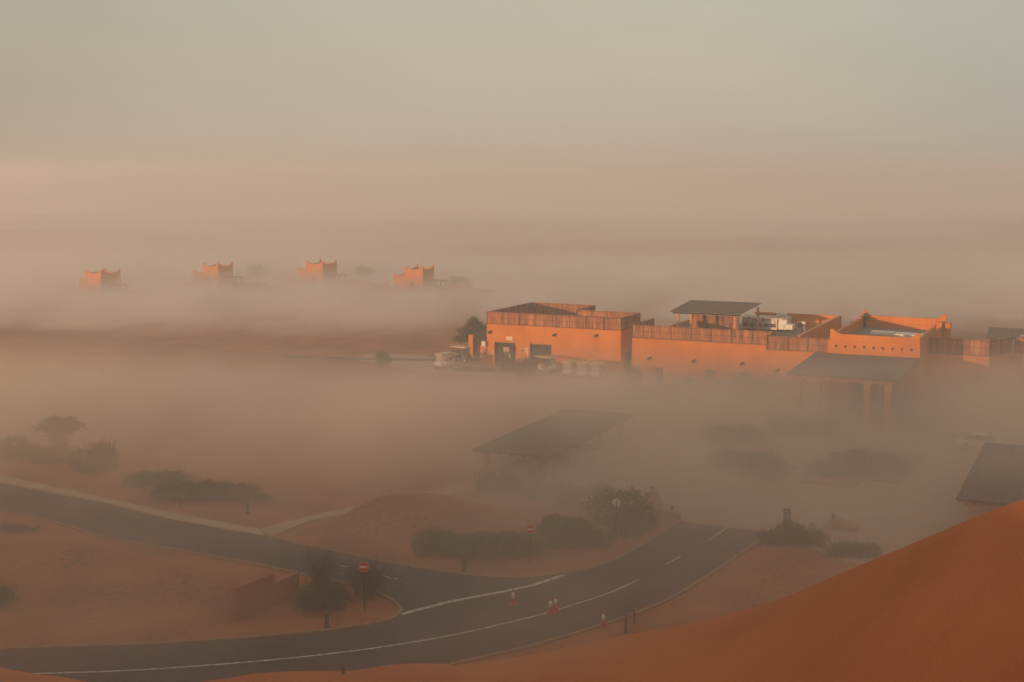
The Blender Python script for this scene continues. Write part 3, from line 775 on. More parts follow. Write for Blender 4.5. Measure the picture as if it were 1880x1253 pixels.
bush('small_gate_bush', 'small bush left of the tall dark bush near the gate', G(1105, 1000), [((0, 0, .25), (.7, .5, .3))], M['leaf'], 1200, .07, 63)

# ------------------------------------------------------------------ planting beds in the forecourt
def bed(pts, label, seed, nb):
    ctr = sum(pts, Vector()) / len(pts); ctr.z = 0
    t = thing('planting_bed', label, 'planting bed', ctr, 0, 'planting beds of the forecourt')
    loop = [p - ctr for p in pts]; loop.append(loop[0])
    mesh_obj('kerb', kerb_strip(loop, .22, .22, 0), M['kerb'], t)
    tri = tessellate_polygon([[Vector((p.x, p.y, .14)) for p in loop[:-1]]])
    mb = MB(); mb.add([(p.x, p.y, .14) for p in loop[:-1]], tri); mesh_obj('soil', mb, M['sand'], t)
b1 = [G(1294, 852), G(1337, 872), G(1428, 884), G(1459, 859), G(1425, 838), G(1330, 828)]
b2 = [G(1471, 888), G(1562, 897), G(1585, 882), G(1648, 890), G(1699, 843), G(1590, 826), G(1520, 838)]
bed(b1, 'kerbed planting bed in the mist left of the portico axis', 1, 1); bed(b2, 'kerbed planting bed in the mist, the wider one towards the pavilion', 2, 1)
BG = 'bushes in the forecourt beds'
bush('bed_bush', 'dark low bushes filling the left forecourt bed', G(1380, 864), [((-2.0, .6, .6), (1.6, 1.4, .9)), ((.4, .2, .6), (1.8, 1.4, .9)), ((1.6, -.4, .5), (1.2, 1.0, .8))], M['leaf'], 8000, .1, 71, group=BG)
bush('bed_bush', 'dark low bushes filling the wider right forecourt bed', G(1570, 872), [((-2.6, -.6, .5), (1.9, 1.4, .8)), ((0, .3, .8), (2.2, 1.8, 1.1)), ((2.6, .3, .7), (2.1, 1.6, 1.0))], M['leaf'], 10000, .1, 72, group=BG)
bush('bed_bush', 'misty hedge behind the left forecourt bed', G(1350, 812), [((-1.5, 0, .7), (1.6, 1.2, .9)), ((1.0, 0, .7), (1.6, 1.2, .9))], M['leaf'], 5000, .11, 73, group=BG)
bush('bed_bush', 'misty bush before the portico columns', G(1475, 800), [((-1.5, 0, .8), (1.9, 1.4, 1.2)), ((1.5, 0, .8), (1.9, 1.4, 1.1))], M['leaf'], 6000, .11, 74, group=BG)
bush('bed_bush', 'misty bush in the open ground right of the carport roof', G(1190, 742), [((-2, 0, .8), (2.2, 1.6, 1.3)), ((2, 0, .8), (2.0, 1.6, 1.2))], M['leaf_olive'], 5000, .12, 75, group=BG)

# ------------------------------------------------------------------ reed fences on the roofs
def reed_fence(p0, p1, z0, h, label, cat='fence', panel=2.3, name='reed_fence'):
    a = Vector((*p0, z0)); b = Vector((*p1, z0)); d = b - a; L = d.length; rz = math.atan2(d.y, d.x)
    t = thing(name, label, cat, a, rz, 'reed fences on the roof edges')
    mb = MB(); n = max(1, round(L / .25)); v = []; uv = []
    rng = random.Random(int(abs(L * 100) + abs(a.x * 10)))
    for i in range(n + 1):
        x = L * i / n; top = h + rng.uniform(-.025, .025)
        for y, z in ((0, .03), (0, top), (.05, top), (.05, .03)):
            v.append((x, y, z)); uv.append((x + a.x * 3.1, z + a.y))
    f = []
    for i in range(n):
        for k in range(4): f.append((4 * i + k, 4 * i + (k + 1) % 4, 4 * i + 4 + (k + 1) % 4, 4 * i + 4 + k))
    f += [(0, 3, 2, 1), (4 * n, 4 * n + 1, 4 * n + 2, 4 * n + 3)]
    mb.v = v; mb.f = f; mb.uv = uv
    mesh_obj('reed_panel', mb, M['reed'], t)
    npst = max(2, round(L / panel) + 1)
    for side in (-.02,):
        for z in (.12, h * .52, h - .10):
            mb = MB(); mb.box(0, L, -.035, -.006, z - .022, z + .022); mesh_obj('rail', mb, M['dark_timber'], t)
    for i in range(npst):
        x = min(max(L * i / (npst - 1), .04), L - .04)
        mb = MB(); mb.box(x - .035, x + .035, .052, .12, .0, h + .0); mesh_obj('post', mb, M['dark_timber'], t)
        mb = MB(); mb.box(x - .022, x + .022, -.06, -.0355, .03, h + .01); mesh_obj('batten', mb, M['dark_timber'], t)
    return t
def sfence(u0, w0, u1, w1, z0, h, label): 
    a = site(u0, w0); b = site(u1, w1); return reed_fence((a.x, a.y), (b.x, b.y), z0, h, label)

# ------------------------------------------------------------------ building A: garage building
def wall_lamp(parent, x, y, z):
    mb = MB(); mb.box(x - .07, x + .07, y - .05, y, z - .1, z + .1)
    l = mesh_obj('wall_lamp', mb, M['dark_metal'], parent)
    mb = MB(); mb.tube([(x + .12, y - .06, z + .14), (x - .20, y - .38, z - .10)], [.10, .15], 12); mesh_obj('lamp_head', mb, M['dark_metal'], l)
t = thing('garage_building', 'orange plaster garage building with two dark doors and a reed fence roof edge', 'building', O, RZ)
d1 = (1.1, 4.15, .0, 3.12); d2 = (6.2, 9.25, .0, 3.15)
mb = MB(); mb.wall(18.75, 5.5, .35, [d1, d2], x0=-.0); 
mb.box(0, .35, .352, 14.0, -.3, 5.5); mb.box(18.40, 18.75, .352, 7.2, -.3, 5.5); mb.box(.352, 9.6, 13.65, 14.0, -.3, 5.5); mb.box(9.6, 9.95, 7.2, 14.0, -.3, 5.5); mb.box(9.952, 18.398, 6.85, 7.2, -.3, 5.5)
mesh_obj('wall', mb, M['adobe'], t)
mb = MB(); mb.box(.352, 9.598, .354, 13.648, 5.0, 5.1); mb.box(9.6, 18.398, .354, 6.848, 5.0, 5.1); mesh_obj('roof', mb, M['roof_grey'], t)
for dd in (d1, d2):
    g_ = MB(); g_.box(dd[0] + .002, dd[1] - .002, .42, .5, 0, dd[3] - .002)
    for k in range(12): g_.box(dd[0] + .003, dd[1] - .003, .395, .421, .1 + k * .25, .28 + k * .25)
    go = mesh_obj('garage_door', g_, M['dark_door'], t)
    mb = MB(); mb.box(dd[0] - .0, dd[1] + .0, -.04, -.002, dd[3] + .003, dd[3] + .12); mesh_obj('door_lintel', mb, M['adobe2'], t)
for x, z in ((.55, 4.45), (9.75, 4.55), (15.5, 4.75)): wall_lamp(t, x, -.002, z)
mb = MB(); mb.box(2.85, 3.75, -.06, -.003, 3.52, 4.0); sg = mesh_obj('sign_board', mb, M['cream'], t)
mb = MB(); [mb.box(2.98 + i * .105, 3.04 + i * .105, -.068, -.0605, 3.72, 3.82) for i in range(6)]; mesh_obj('lettering', mb, M['column'], sg)
mb = MB(); mb.box(5.62, 5.98, -.06, -.003, 2.0, 2.65); sg = mesh_obj('notice_board', mb, M['cream'], t)
mb = MB(); mb.box(5.70, 5.80, -.068, -.0605, 2.38, 2.52); mb.box(5.84, 5.90, -.068, -.0605, 2.15, 2.3); mesh_obj('lettering', mb, M['dark_metal'], sg)
mb = MB(); mb.box(5.88, 5.95, -.05, -.003, 1.2, 1.9); mesh_obj('panel_box', mb, M['white'], t)
mb = MB(); mb.box(.85, .92, -.05, -.003, 1.2, 2.1); mesh_obj('panel_box', mb, M['white'], t)
mb = MB(); mb.tube([(5.1, -.003, 2.25), (5.1, -.10, 2.25)], .09, 10); mesh_obj('round_vent', mb, M['dark_metal'], t)
mb = MB(); mb.tube([(6.4, -.003, 3.42), (6.4, -.12, 3.42)], .07, 10); mesh_obj('small_lamp', mb, M['dark_metal'], t)
mb = MB(); mb.box(18.752, 18.82, 1.5, 3.4, 0, 2.4); mesh_obj('service_door', mb, M['dark_door'], t)
mb = MB(); mb.box(18.753, 19.6, 1.3, 3.6, 2.42, 2.55); mesh_obj('door_canopy', mb, M['dark_timber'], t)
sfence(0, .02, 18.75, .02, 5.5, 1.62, 'reed fence along the front roof edge of the garage building')
sfence(18.73, .20, 18.73, 7.1, 5.5, 1.62, 'shaded reed fence on the right roof edge of the garage building')
sfence(.10, 13.8, .10, .22, 5.5, 1.62, 'reed fence on the left roof edge of the garage building')
sfence(.2, 13.9, 9.5, 13.9, 5.5, 1.62, 'reed fence on the farthest back roof edge of the garage building')
sfence(9.75, 13.7, 9.75, 7.25, 5.5, 1.62, 'short reed return at the notch of the garage building roof')
sfence(9.75, 7.1, 18.55, 7.1, 5.5, 1.62, 'reed fence on the nearer back roof edge of the garage building')

# shed annex at the left of the garage building
t = thing('open_shed', 'dark open shed with a sloping roof and a lit pillar beside the garage building', 'shed', site(-.95, -.1), RZ)
mb = MB(); mb.box(0, .948, -.0, .3, -.2, 2.55); mesh_obj('wall', mb, M['adobe'], t)
mb = MB(); mb.box(-5.1, -4.4, 6.6, 7.2, -.2, 3.0); mesh_obj('pillar', mb, M['adobe'], t)
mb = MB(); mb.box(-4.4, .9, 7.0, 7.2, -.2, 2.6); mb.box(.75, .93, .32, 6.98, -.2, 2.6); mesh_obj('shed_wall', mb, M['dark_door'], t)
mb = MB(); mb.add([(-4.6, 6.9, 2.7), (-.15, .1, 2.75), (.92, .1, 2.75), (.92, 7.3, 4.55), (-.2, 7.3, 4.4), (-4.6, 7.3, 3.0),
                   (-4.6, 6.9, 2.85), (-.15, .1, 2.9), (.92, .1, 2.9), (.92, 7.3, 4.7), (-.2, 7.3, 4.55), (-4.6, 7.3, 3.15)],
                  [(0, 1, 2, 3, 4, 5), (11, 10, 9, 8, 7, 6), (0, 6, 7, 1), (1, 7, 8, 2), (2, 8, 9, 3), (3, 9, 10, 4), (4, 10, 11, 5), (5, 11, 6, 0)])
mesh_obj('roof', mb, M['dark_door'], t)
mb = MB(); mb.add([(-4.5, 6.9, 2.6), (-.2, .15, 2.6), (-.2, .25, .0), (-4.5, 7.0, .0)], [(0, 1, 2, 3)])
# wall boxes on the annex
mb = MB(); mb.box(.35, .9, -.32, -.002, 2.56, 3.2); mesh_obj('air_unit', mb, M['cream'], t)
mb = MB(); mb.tube([(1.3, -.0, 1.95), (1.3, .08, 1.95)], .01, 4)
mb = MB(); mb.box(.55, .90, -.05, -.002, 1.45, 2.15); mesh_obj('poster', mb, M['blue_print'], t)

# basketball hoop
t = thing('basketball_hoop', 'white basketball hoop on a pole before the left garage door', 'basketball hoop', site(3.35, -.9), RZ)
mb = MB(); mb.box(-.55, .35, .0, .05, 2.0, 2.72); bd = mesh_obj('backboard', mb, M['screen'], t)
mb = MB(); [mb.box(*q) for q in ((-.55, .35, -.012, -.002, 2.0, 2.05), (-.55, .35, -.012, -.002, 2.67, 2.72), (-.55, -.50, -.012, -.002, 2.052, 2.668), (.30, .35, -.012, -.002, 2.052, 2.668), (-.3, .1, -.012, -.002, 2.2, 2.24), (-.3, .1, -.012, -.002, 2.42, 2.46))]
mesh_obj('board_frame', mb, M['red'], bd)
mb = MB(); n = 16; mb.tube([(-.1 + .22 * math.cos(2 * math.pi * i / n), -.25 + .22 * math.sin(2 * math.pi * i / n), 2.1) for i in range(n + 1)], .015, 6); mesh_obj('rim', mb, M['red'], t)
mb = MB(); [mb.tube([(-.1 + .21 * math.cos(a_), -.25 + .21 * math.sin(a_), 2.09), (-.1 + .12 * math.cos(a_ + .3), -.25 + .12 * math.sin(a_ + .3), 1.7)], .008, 4, False) for a_ in [i * math.pi / 5 for i in range(10)]]; mesh_obj('net', mb, M['white'], t)
mb = MB(); mb.tube([(.05, .35, 2.1), (.28, .45, 1.25)], .055, 8); mesh_obj('arm', mb, M['white'], t)
mb = MB(); mb.tube([(.12, .45, 0.1), (.12, .45, 2.2)], .04, 8); mesh_obj('pole', mb, M['column'], t)
mb = MB(); mb.box(-.3, .5, .1, .8, 0.02, .2); mesh_obj('base', mb, M['dark_metal'], t)

# ------------------------------------------------------------------ building B: main building
B0 = site(22.4, -6.0)
t = thing('main_building', 'long orange plaster reception building with reed fences and a raised entrance tower', 'building', B0, RZ)
def lb(u, ww): return u - 22.4, ww + 6.0
mb = MB()
mb.wall(17.1, 5.5, .35, [(3.0, 3.9, .0, 2.1), (9.0, 10.4, .9, 2.2), (13.2, 14.6, .9, 2.2)], x0=0, y=0)        # long front wall
mb.box(0, .35, .352, 24, -.3, 5.5)                                              # left side wall
mb.box(17.1, 17.45, -3.6, .35, -.3, 5.5)                                         # return to the stepped front
mb.box(17.452, 24.2, -3.6, -3.25, -.3, 5.5)                                      # second front
mesh_obj('wall', mb, M['adobe'], t)
mb = MB(); mb.box(3.0, 3.9, .2, .26, 0, 2.1); mesh_obj('door', mb, M['dark_door'], t)
for xa in (9.0, 13.2): mb = MB(); mb.box(xa, xa + 1.4, .2, .26, .9, 2.2); mesh_obj('window', mb, M['glass'], t)
mb = MB(); mb.box(.352, 20.0, .354, 25, 4.9, 5.0); mb.box(17.452, 24.2, -3.248, .352, 4.9, 5.0); mesh_obj('roof', mb, M['roof_grey'], t)
for x, z in ((2.3, 3.2), (7.8, 3.2), (13.6, 3.25)): wall_lamp(t, x, -.002, z)
wall_lamp(t, 18.6, -3.602, 3.3)
# court on the roof
mb = MB(); mb.box(9.2, 20.4, 22.0, 22.3, 5.0, 6.95); mesh_obj('court_wall', mb, M['adobe'], t)
mb = MB(); mb.box(20.0, 20.3, -.6, 21.998, 5.0, 6.9); mesh_obj('court_wall', mb, M['adobe'], t)
mb = MB(); mb.box(19.97, 20.33, -.6, 21.998, 6.902, 6.95); mesh_obj('court_coping', mb, M['column'], t)
# entrance tower
x0, x1, y0, y1 = 24.202, 33.9, -4.5, 14.5
mb = MB()
holes = [(25.0 + i * .99, 25.24 + i * .99, 6.35, 6.62) for i in range(9)]
mb.wall(x1 - x0, 7.12, .45, holes + [(27.0, 31.2, 0, 3.3)], x0=x0, y=y0)
mb.box(x0, x0 + .4, y0 + .452, y1, -.3, 7.1); mb.box(x1 - .4, x1, y0 + .452, y1, -.3, 7.1); mb.box(x0 + .402, x1 - .402, y1 - .4, y1, -.3, 7.1)
mesh_obj('tower_wall', mb, M['adobe'], t)
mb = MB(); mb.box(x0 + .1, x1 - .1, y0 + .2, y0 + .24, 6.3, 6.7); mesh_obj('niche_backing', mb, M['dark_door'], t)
a0, a1 = x0 + .22, x1 - .05
def horned(a0, a1, low, hi):
    return [(a0, 7.122), (a0, hi), (a0 + .22, hi + .04), (a0 + .45, hi - .12), (a0 + .75, low + .12), (a0 + 1.2, low), (a1 - 1.2, low), (a1 - .75, low + .12), (a1 - .45, hi - .12), (a1 - .22, hi + .02), (a1, hi), (a1, 7.122)]
mb = MB(); mb.prism(horned(a0, a1, 7.78, 8.27), y0 + .06, y0 + .40); mesh_obj('parapet', mb, M['adobe'], t)
mb = MB(); mb.prism(horned(a0 + .05, a1 + .35, 7.98, 8.55), y1 - .42, y1 - .06); mesh_obj('parapet', mb, M['adobe'], t)
mb = MB(); mb.prism_x([(y0 + .42, 7.102), (y1 - .44, 7.102), (y1 - .44, 8.0), (y1 - 2.6, 8.0), (y1 - 2.6, 7.82), (y0 + .42, 7.72)], a0, a0 + .3); mesh_obj('parapet', mb, M['adobe'], t)
mb = MB(); mb.prism_x([(y0 + .42, 7.102), (8.2, 7.102), (8.2, 8.35), (7.9, 8.4), (7.6, 8.0), (7.2, 7.75), (y0 + .42, 7.68)], a1 - .3, a1); mesh_obj('parapet', mb, M['adobe'], t)
mb = MB(); mb.box(x1 + .002, x1 + .9, y1 - 1.1, y1 - .0, 5.0, 7.55); mb.box(x1 - .6, x1 + .0, y1 - 1.6, y1 - .5, 7.102, 7.7); mesh_obj('corner_pier', mb, M['adobe'], t)
mb = MB(); mb.box(x0 + .402, x1 - .402, y0 + .454, y1 - .402, 6.5, 6.6); mesh_obj('tower_roof', mb, M['roof_grey'], t)
mb = MB(); mb.box(x0 + 2.6, x0 + 5.2, 6.3, 8.0, 6.62, 6.95); mesh_obj('skylight', mb, M['white'], t)
mb = MB(); mb.box(x0 + 5.4, x0 + 9.0, 5.4, 7.6, 6.62, 6.92); mesh_obj('skylight', mb, M['white'], t)
mb = MB(); mb.box(a0 + .32, a0 + .62, y1 - 1.1, y1 - .7, 6.62, 8.3); mesh_obj('vent_pipe', mb, M['dark_metal'], t)
mb = MB(); mb.box(27.0, 31.2, y0 + .5, y0 + .56, 0, 3.3); mesh_obj('entrance_door', mb, M['dark_door'], t)
# right wing with its own fence
p3 = lb(56.3, -4.8); p4 = lb(62.75, -4.8); p5 = lb(64.7, 0.0)
mb = MB(); mb.wall(p4[0] - p3[0], 5.45, .35, [(37.0, 38.2, .3, 2.4)], x0=p3[0], y=p3[1])
mb.bar((p4[0] - .1, p4[1] + .18, 2.575), (p5[0], p5[1], 2.575), .35, 5.75)
mb.wall(22, 5.45, .35, [], x0=p5[0] + .2, y=p5[1] - .1)
mesh_obj('wing_wall', mb, M['adobe'], t)
mb = MB(); mb.box(37.0, 38.2, p3[1] + .15, p3[1] + .2, .3, 2.4); mesh_obj('window', mb, M['glass'], t)
mb = MB(); mb.box(p3[0], p4[0] - .3, p3[1] + .354, p3[1] + 12, 4.9, 5.0); mesh_obj('wing_roof', mb, M['roof_grey'], t)
wall_lamp(t, p4[0] - 1.0, p3[1] - .002, 3.35)

sfence(22.4, -5.98, 39.45, -5.98, 5.5, 1.62, 'long reed fence along the front roof edge of the main building, left of the tower')
sfence(22.45, 1.5, 22.45, -5.8, 5.5, 1.62, 'dark reed fence end seen beside the garage building corner')
sfence(39.75, -9.58, 46.5, -9.58, 5.5, 1.6, 'reed fence on the stepped forward roof edge just left of the tower')
sfence(39.55, -5.7, 39.55, -9.45, 5.5, 1.6, 'short reed return where the roof edge of the main building steps forward')
sfence(56.45, -4.78, 62.75, -4.78, 5.45, 1.78, 'reed fence on the front roof edge right of the tower')
sfence(62.85, -4.6, 64.6, -.1, 5.45, 1.75, 'shaded reed fence turning back at the right wing corner')
sfence(64.9, -.05, 86, -.05, 5.45, 1.75, 'reed fence on the farthest right roof edge at the photo border')

# inner reed screen, pergola and equipment on the roof
def at_z(px, py, z):
    return to_site(G(px, py, z))
i0 = at_z(1268, 578, 7.15); i1 = at_z(1363, 580, 7.15)
sfence(i0[0], i0[1], i1[0], i0[1], 5.0, 2.15, 'inner reed screen on the roof under the timber pergola')
t = thing('roof_pergola', 'timber pergola with a dark sloping roof on top of the main building', 'pergola', site(24.2, 3.2, 5.0), RZ)
RXX = 8.8
mb = MB()
v = [(-.2, 0, 2.85), (RXX, 0, 2.85), (RXX + .4, 8.9, 3.5), (-.2, 8.9, 3.5)]
mb.add(v + [(a_, b_, c_ + .07) for a_, b_, c_ in v], [(3, 2, 1, 0), (4, 5, 6, 7), (0, 1, 5, 4), (1, 2, 6, 5), (2, 3, 7, 6), (3, 0, 4, 7)]); mesh_obj('roof', mb, M['boards'], t)
for (x, y) in ((.7, .7), (2.4, .7), (8.0, .7), (.7, 8.0), (9.0, 8.0), (5, 8.0), (4.6, 4.4)):
    mb = MB(); mb.box(x - .12, x + .12, y - .12, y + .12, 0.0, 2.55 + y * .07); mesh_obj('post', mb, M['column'], t)
for y in (.7, 8.0):
    mb = MB(); mb.box(.0, RXX - .1, y - .08, y + .08, 2.56 + y * .07, 2.74 + y * .07); mesh_obj('beam', mb, M['dark_timber'], t)
for i in range(8):
    mb = MB(); x = .4 + i * 1.1; mb.bar((x, -.3, 2.77), (x, 8.8, 3.44), .08, .09); mesh_obj('rafter', mb, M['dark_timber'], t)

def roof_pt(px, py, z=5.0):
    u, ww = at_z(px, py, z); return site(u, ww, z)
t = thing('air_handling_unit', 'large weathered white air handling unit on the roof court', 'air conditioner', roof_pt(1408, 606), RZ)
mb = MB(); mb.box(-3.0, 1.6, -1.2, 1.4, .2, 1.55); mesh_obj('casing', mb, M['dirty_white'], t)
mb = MB(); mb.prism([(-3.1, 1.552), (2.9, 1.552), (2.9, 1.72), (1.7, 1.95), (.2, 1.72), (-3.1, 1.72)], -1.25, 1.45); mesh_obj('top_cover', mb, M['dirty_white'], t)
mb = MB(); mb.box(1.602, 2.8, -1.0, 1.3, .25, 1.5); mesh_obj('fan_section', mb, M['white'], t)
mb = MB(); mb.box(1.3, 2.4, -.4, .8, 1.97, 2.35); mesh_obj('hood', mb, M['white'], t)
mb = MB(); [mb.box(-2.9 + i * .9, -2.2 + i * .9, -1.225, -1.202, .5, .95) for i in range(5)]; mesh_obj('grille', mb, M['dark_metal'], t)
for x in (-2.6, -.6, 1.2, 2.4): mb = MB(); mb.box(x, x + .2, -1.1, 1.3, 0, .2); mesh_obj('skid', mb, M['dark_metal'], t)
mb = MB(); mb.box(2.802, 3.9, -2.6, -1.0, .5, 1.1); mesh_obj('duct', mb, M['white'], t)
def condenser(at, label):
    t = thing('condenser', label, 'air conditioner', at, RZ, 'condenser units on the roof court')
    mb = MB(); mb.box(-.55, .55, -.2, .25, .25, 1.15); mesh_obj('casing', mb, M['cream'], t)
    mb = MB(); mb.tube([(-.12, -.202, .7), (-.12, -.24, .7)], .34, 24); g2 = mesh_obj('fan_grille', mb, M['dark_metal'], t)
    mb = MB(); mb.tube([(-.12, -.242, .7), (-.12, -.27, .7)], .09, 12); mesh_obj('fan_hub', mb, M['cream'], g2)
    for x in (-.5, .4): mb = MB(); mb.box(x, x + .1, -.2, .25, 0, .25); mesh_obj('foot', mb, M['cream'], t)
    return t
c_ = condenser(roof_pt(1471, 607), 'cream condenser unit with a round fan beside the large air handling unit')
dup(c_, roof_pt(1507, 601), RZ, 'twin cream condenser unit against the court side wall')
t = thing('roof_hoop', 'thin dark metal ladder hoop standing behind the court wall', 'ladder', roof_pt(1563, 608, 6.0), RZ)
mb = MB(); mb.tube([(-.35, 0, -.95), (-.1, 0, 1.25), (.12, 0, 1.25), (.4, 0, -.95)], .035, 6); mb.tube([(-.2, 0, .4), (.22, 0, .4)], .03, 6); mb.tube([(-.3, 0, -.3), (.3, 0, -.3)], .03, 6); mesh_obj('hoop', mb, M['dark_metal'], t)

# distant canopy roof behind the right wing
u_, w_ = at_z(1811, 621, 6.6)
t = thing('canopy_roof', 'grey canopy roof rising behind the reed fence right of the tower', 'canopy', site(u_, w_), RZ)
mb = MB(); v = [(0, 0, 6.6), (9, 0, 6.6), (8.2, 5.4, 7.1), (-.2, 5.4, 7.1)]
mb.add(v + [(a_, b_, c_ + .15) for a_, b_, c_ in v], [(3, 2, 1, 0), (4, 5, 6, 7), (0, 1, 5, 4), (1, 2, 6, 5), (2, 3, 7, 6), (3, 0, 4, 7)]); mesh_obj('roof', mb, M['boards'], t)
for x, y in ((.5, .5), (8, .5), (.5, 5), (8, 5)): mb = MB(); mb.box(x - .15, x + .15, y - .15, y + .15, 0, 6.6); mesh_obj('post', mb, M['column'], t)
mb = MB(); mb.tube([(3.5, 1.0, 6.9), (7.5, 1.0, 8.0)], .04, 6); mesh_obj('stay', mb, M['white'], t)

# ------------------------------------------------------------------ canopies on columns (portico, carport, pavilion)
def canopy(name, label, cat, uw, size, zf, zb, cols_, col_w, over=.5, group=None, fascia=True):
    t = thing(name, label, cat, site(*uw), RZ, group)
    sx_, sy_ = size
    mb = MB(); v = [(0, 0, zf), (sx_, 0, zf), (sx_, sy_, zb), (0, sy_, zb)]
    mb.add(v + [(a_, b_, c_ + .16) for a_, b_, c_ in v], [(3, 2, 1, 0), (4, 5, 6, 7), (0, 1, 5, 4), (1, 2, 6, 5), (2, 3, 7, 6), (3, 0, 4, 7)])
    mesh_obj('roof', mb, M['boards'], t)
    n = int(sx_ / 1.0)
    for i in range(n + 1):
        mb = MB(); x = .2 + i * (sx_ - .4) / n; mb.bar((x, .15, zf - .08), (x, sy_ - .15, zb - .08), .10, .14)
        mesh_obj('rafter', mb, M['dark_timber'], t)
    ys = sorted({c[1] for c in cols_})
    for y in ys:
        xx = [c[0] for c in cols_ if c[1] == y]; zz = zf + (zb - zf) * y / sy_
        mb = MB(); mb.box(min(xx) - .5, max(xx) + .5, y - .14, y + .14, zz - .46, zz - .17); mesh_obj('beam', mb, M['column'], t)
    for (x, y) in cols_:
        zz = zf + (zb - zf) * y / sy_ - .462; h = col_w / 2
        mb = MB(); mb.box(x - h, x + h, y - h, y + h, -.2, zz - .3)
        c2 = mesh_obj('column', mb, M['column'], t)
        mb = MB(); mb.prism([(x - h * .8, zz - .298), (x + h * .8, zz - .298), (x + h * 1.7, zz - .002), (x - h * 1.7, zz - .002)], y - h * .8, y + h * .8); mesh_obj('capital', mb, M['column'], c2)
        mb = MB(); mb.box(x - h * 1.2, x + h * 1.2, y - h * 1.2, y + h * 1.2, -.1, .25); mesh_obj('plinth', mb, M['column'], c2)
    return t
canopy('portico', 'large dark-roofed entrance portico on plaster columns before the tower', 'portico', (45.3, -23.6), (10.9, 13.05), 5.0, 5.5,
       [(1.0, .9), (2.9, .9), (7.8, .9), (9.8, .9), (1.0, 12.0), (3.6, 12.0), (7.2, 12.0), (9.8, 12.0)], .62)
canopy('carport', 'long dark-roofed carport on columns in the middle of the mist', 'carport', (28.6, -60.6), (6.8, 19.4), 2.85, 3.0,
       [(.5, 1.6), (5.9, 1.9), (5.9, 6.2), (5.9, 13.2), (5.9, 18.2), (.5, 7.5), (.5, 13.2), (.5, 18.2)], .34)
canopy('pavilion', 'dark-roofed pavilion on columns behind the dune crest at the right edge', 'pavilion', (66.0, -62.0), (14, 19.5), 3.1, 3.3,
       [(.9, 1.0), (1.6, 1.0), (9, 1.0), (.9, 9), (9, 9), (.9, 18), (9, 18)], .3)

# ------------------------------------------------------------------ golf carts
def golf_cart(at, rz, label, body='white'):
    """front towards -y"""
    t = thing('golf_cart', label, 'golf cart', at, rz, 'golf carts by the garage building')
    mb = MB(); mb.prism_x([(-1.25, .35), (1.2, .35), (1.2, .95), (.5, .95), (.45, .45), (-.55, .45), (-.75, .95), (-1.0, 1.0), (-1.3, .75)], -.58, .58); bd = mesh_obj('body', mb, M[body], t)
    mb = MB(); mb.box(-.55, .55, -1.36, -1.26, .35, .52); mesh_obj('bumper', mb, M['rubber'], bd)
    for x in (-.4, .4):
        mb = MB(); mb.tube([(x, -1.255, .74), (x, -1.32, .72)], .085, 12); mesh_obj('headlight', mb, M['screen'], bd)
    for y in (0.35, 1.0):
        mb = MB(); mb.box(-.54, .54, y - .25, y + .2, .96, 1.06); mb.box(-.54, .54, y + .202, y + .3, .96, 1.42); mesh_obj('seat', mb, M['seat'], t)
    mb = MB(); mb.box(-.56, .56, -.93, -.90, 1.05, 1.88); mesh_obj('windscreen', mb, M['screen'], t)
    for x in (-.57, .57):
        for y in (-.9, 1.2):
            mb = MB(); mb.tube([(x, y * 1.02, .9), (x, y, 1.92)], .024, 6); mesh_obj('roof_post', mb, M['dark_metal'], t)
    mb = MB(); mb.prism_x([(-1.2, 1.90), (1.45, 1.93), (1.45, 1.98), (1.2, 2.04), (-.9, 2.03), (-1.2, 1.96)], -.68, .68); mesh_obj('roof', mb, M['cream_roof'], t)
    mb = MB(); mb.tube([(-.25, -.72, 1.0), (-.25, -.5, 1.2)], .02, 6); n = 12
    mb.tube([(-.25 + .16 * math.cos(2 * math.pi * i / n), -.5 + .05 * math.sin(2 * math.pi * i / n), 1.2 + .15 * math.sin(2 * math.pi * i / n)) for i in range(n + 1)], .015, 6); mesh_obj('steering_wheel', mb, M['rubber'], t)
    for x in (-.52, .52):
        for y in (-.95, .85):
            mb = MB(); mb.tube([(x - .09, y, .23), (x + .09, y, .23)], .23, 18); wh = mesh_obj('wheel', mb, M['rubber'], t)
            mb = MB(); mb.tube([(x - .095, y, .23), (x + .095, y, .23)], .11, 14); mesh_obj('rim', mb, M['white'], wh)
    return t
def sp(px, py, z=.03): p = G(px, py, z); return p
q = golf_cart(sp(1047, 693), RZ + R(-4), 'cream-roofed golf cart facing the camera, leftmost of the row of three')
dup(q, sp(1072, 694.5), RZ + R(2), 'cream-roofed golf cart facing the camera, middle of the row of three')
dup(q, sp(1097.5, 696.5), RZ + R(-2), 'cream-roofed golf cart facing the camera, rightmost of the row of three')
dup(q, site(9.6, -2.4, .03), RZ + R(75), 'golf cart mostly hidden behind the leafy shrub, only its pale roof showing')
dup(q, sp(815, 677), RZ + R(-10), 'white golf cart parked alone at the end of the service road left of the shed')
g = golf_cart(site(-4.6, 1.6, .03), RZ + R(80), 'dark golf cart parked inside the open shed', 'car_dark')

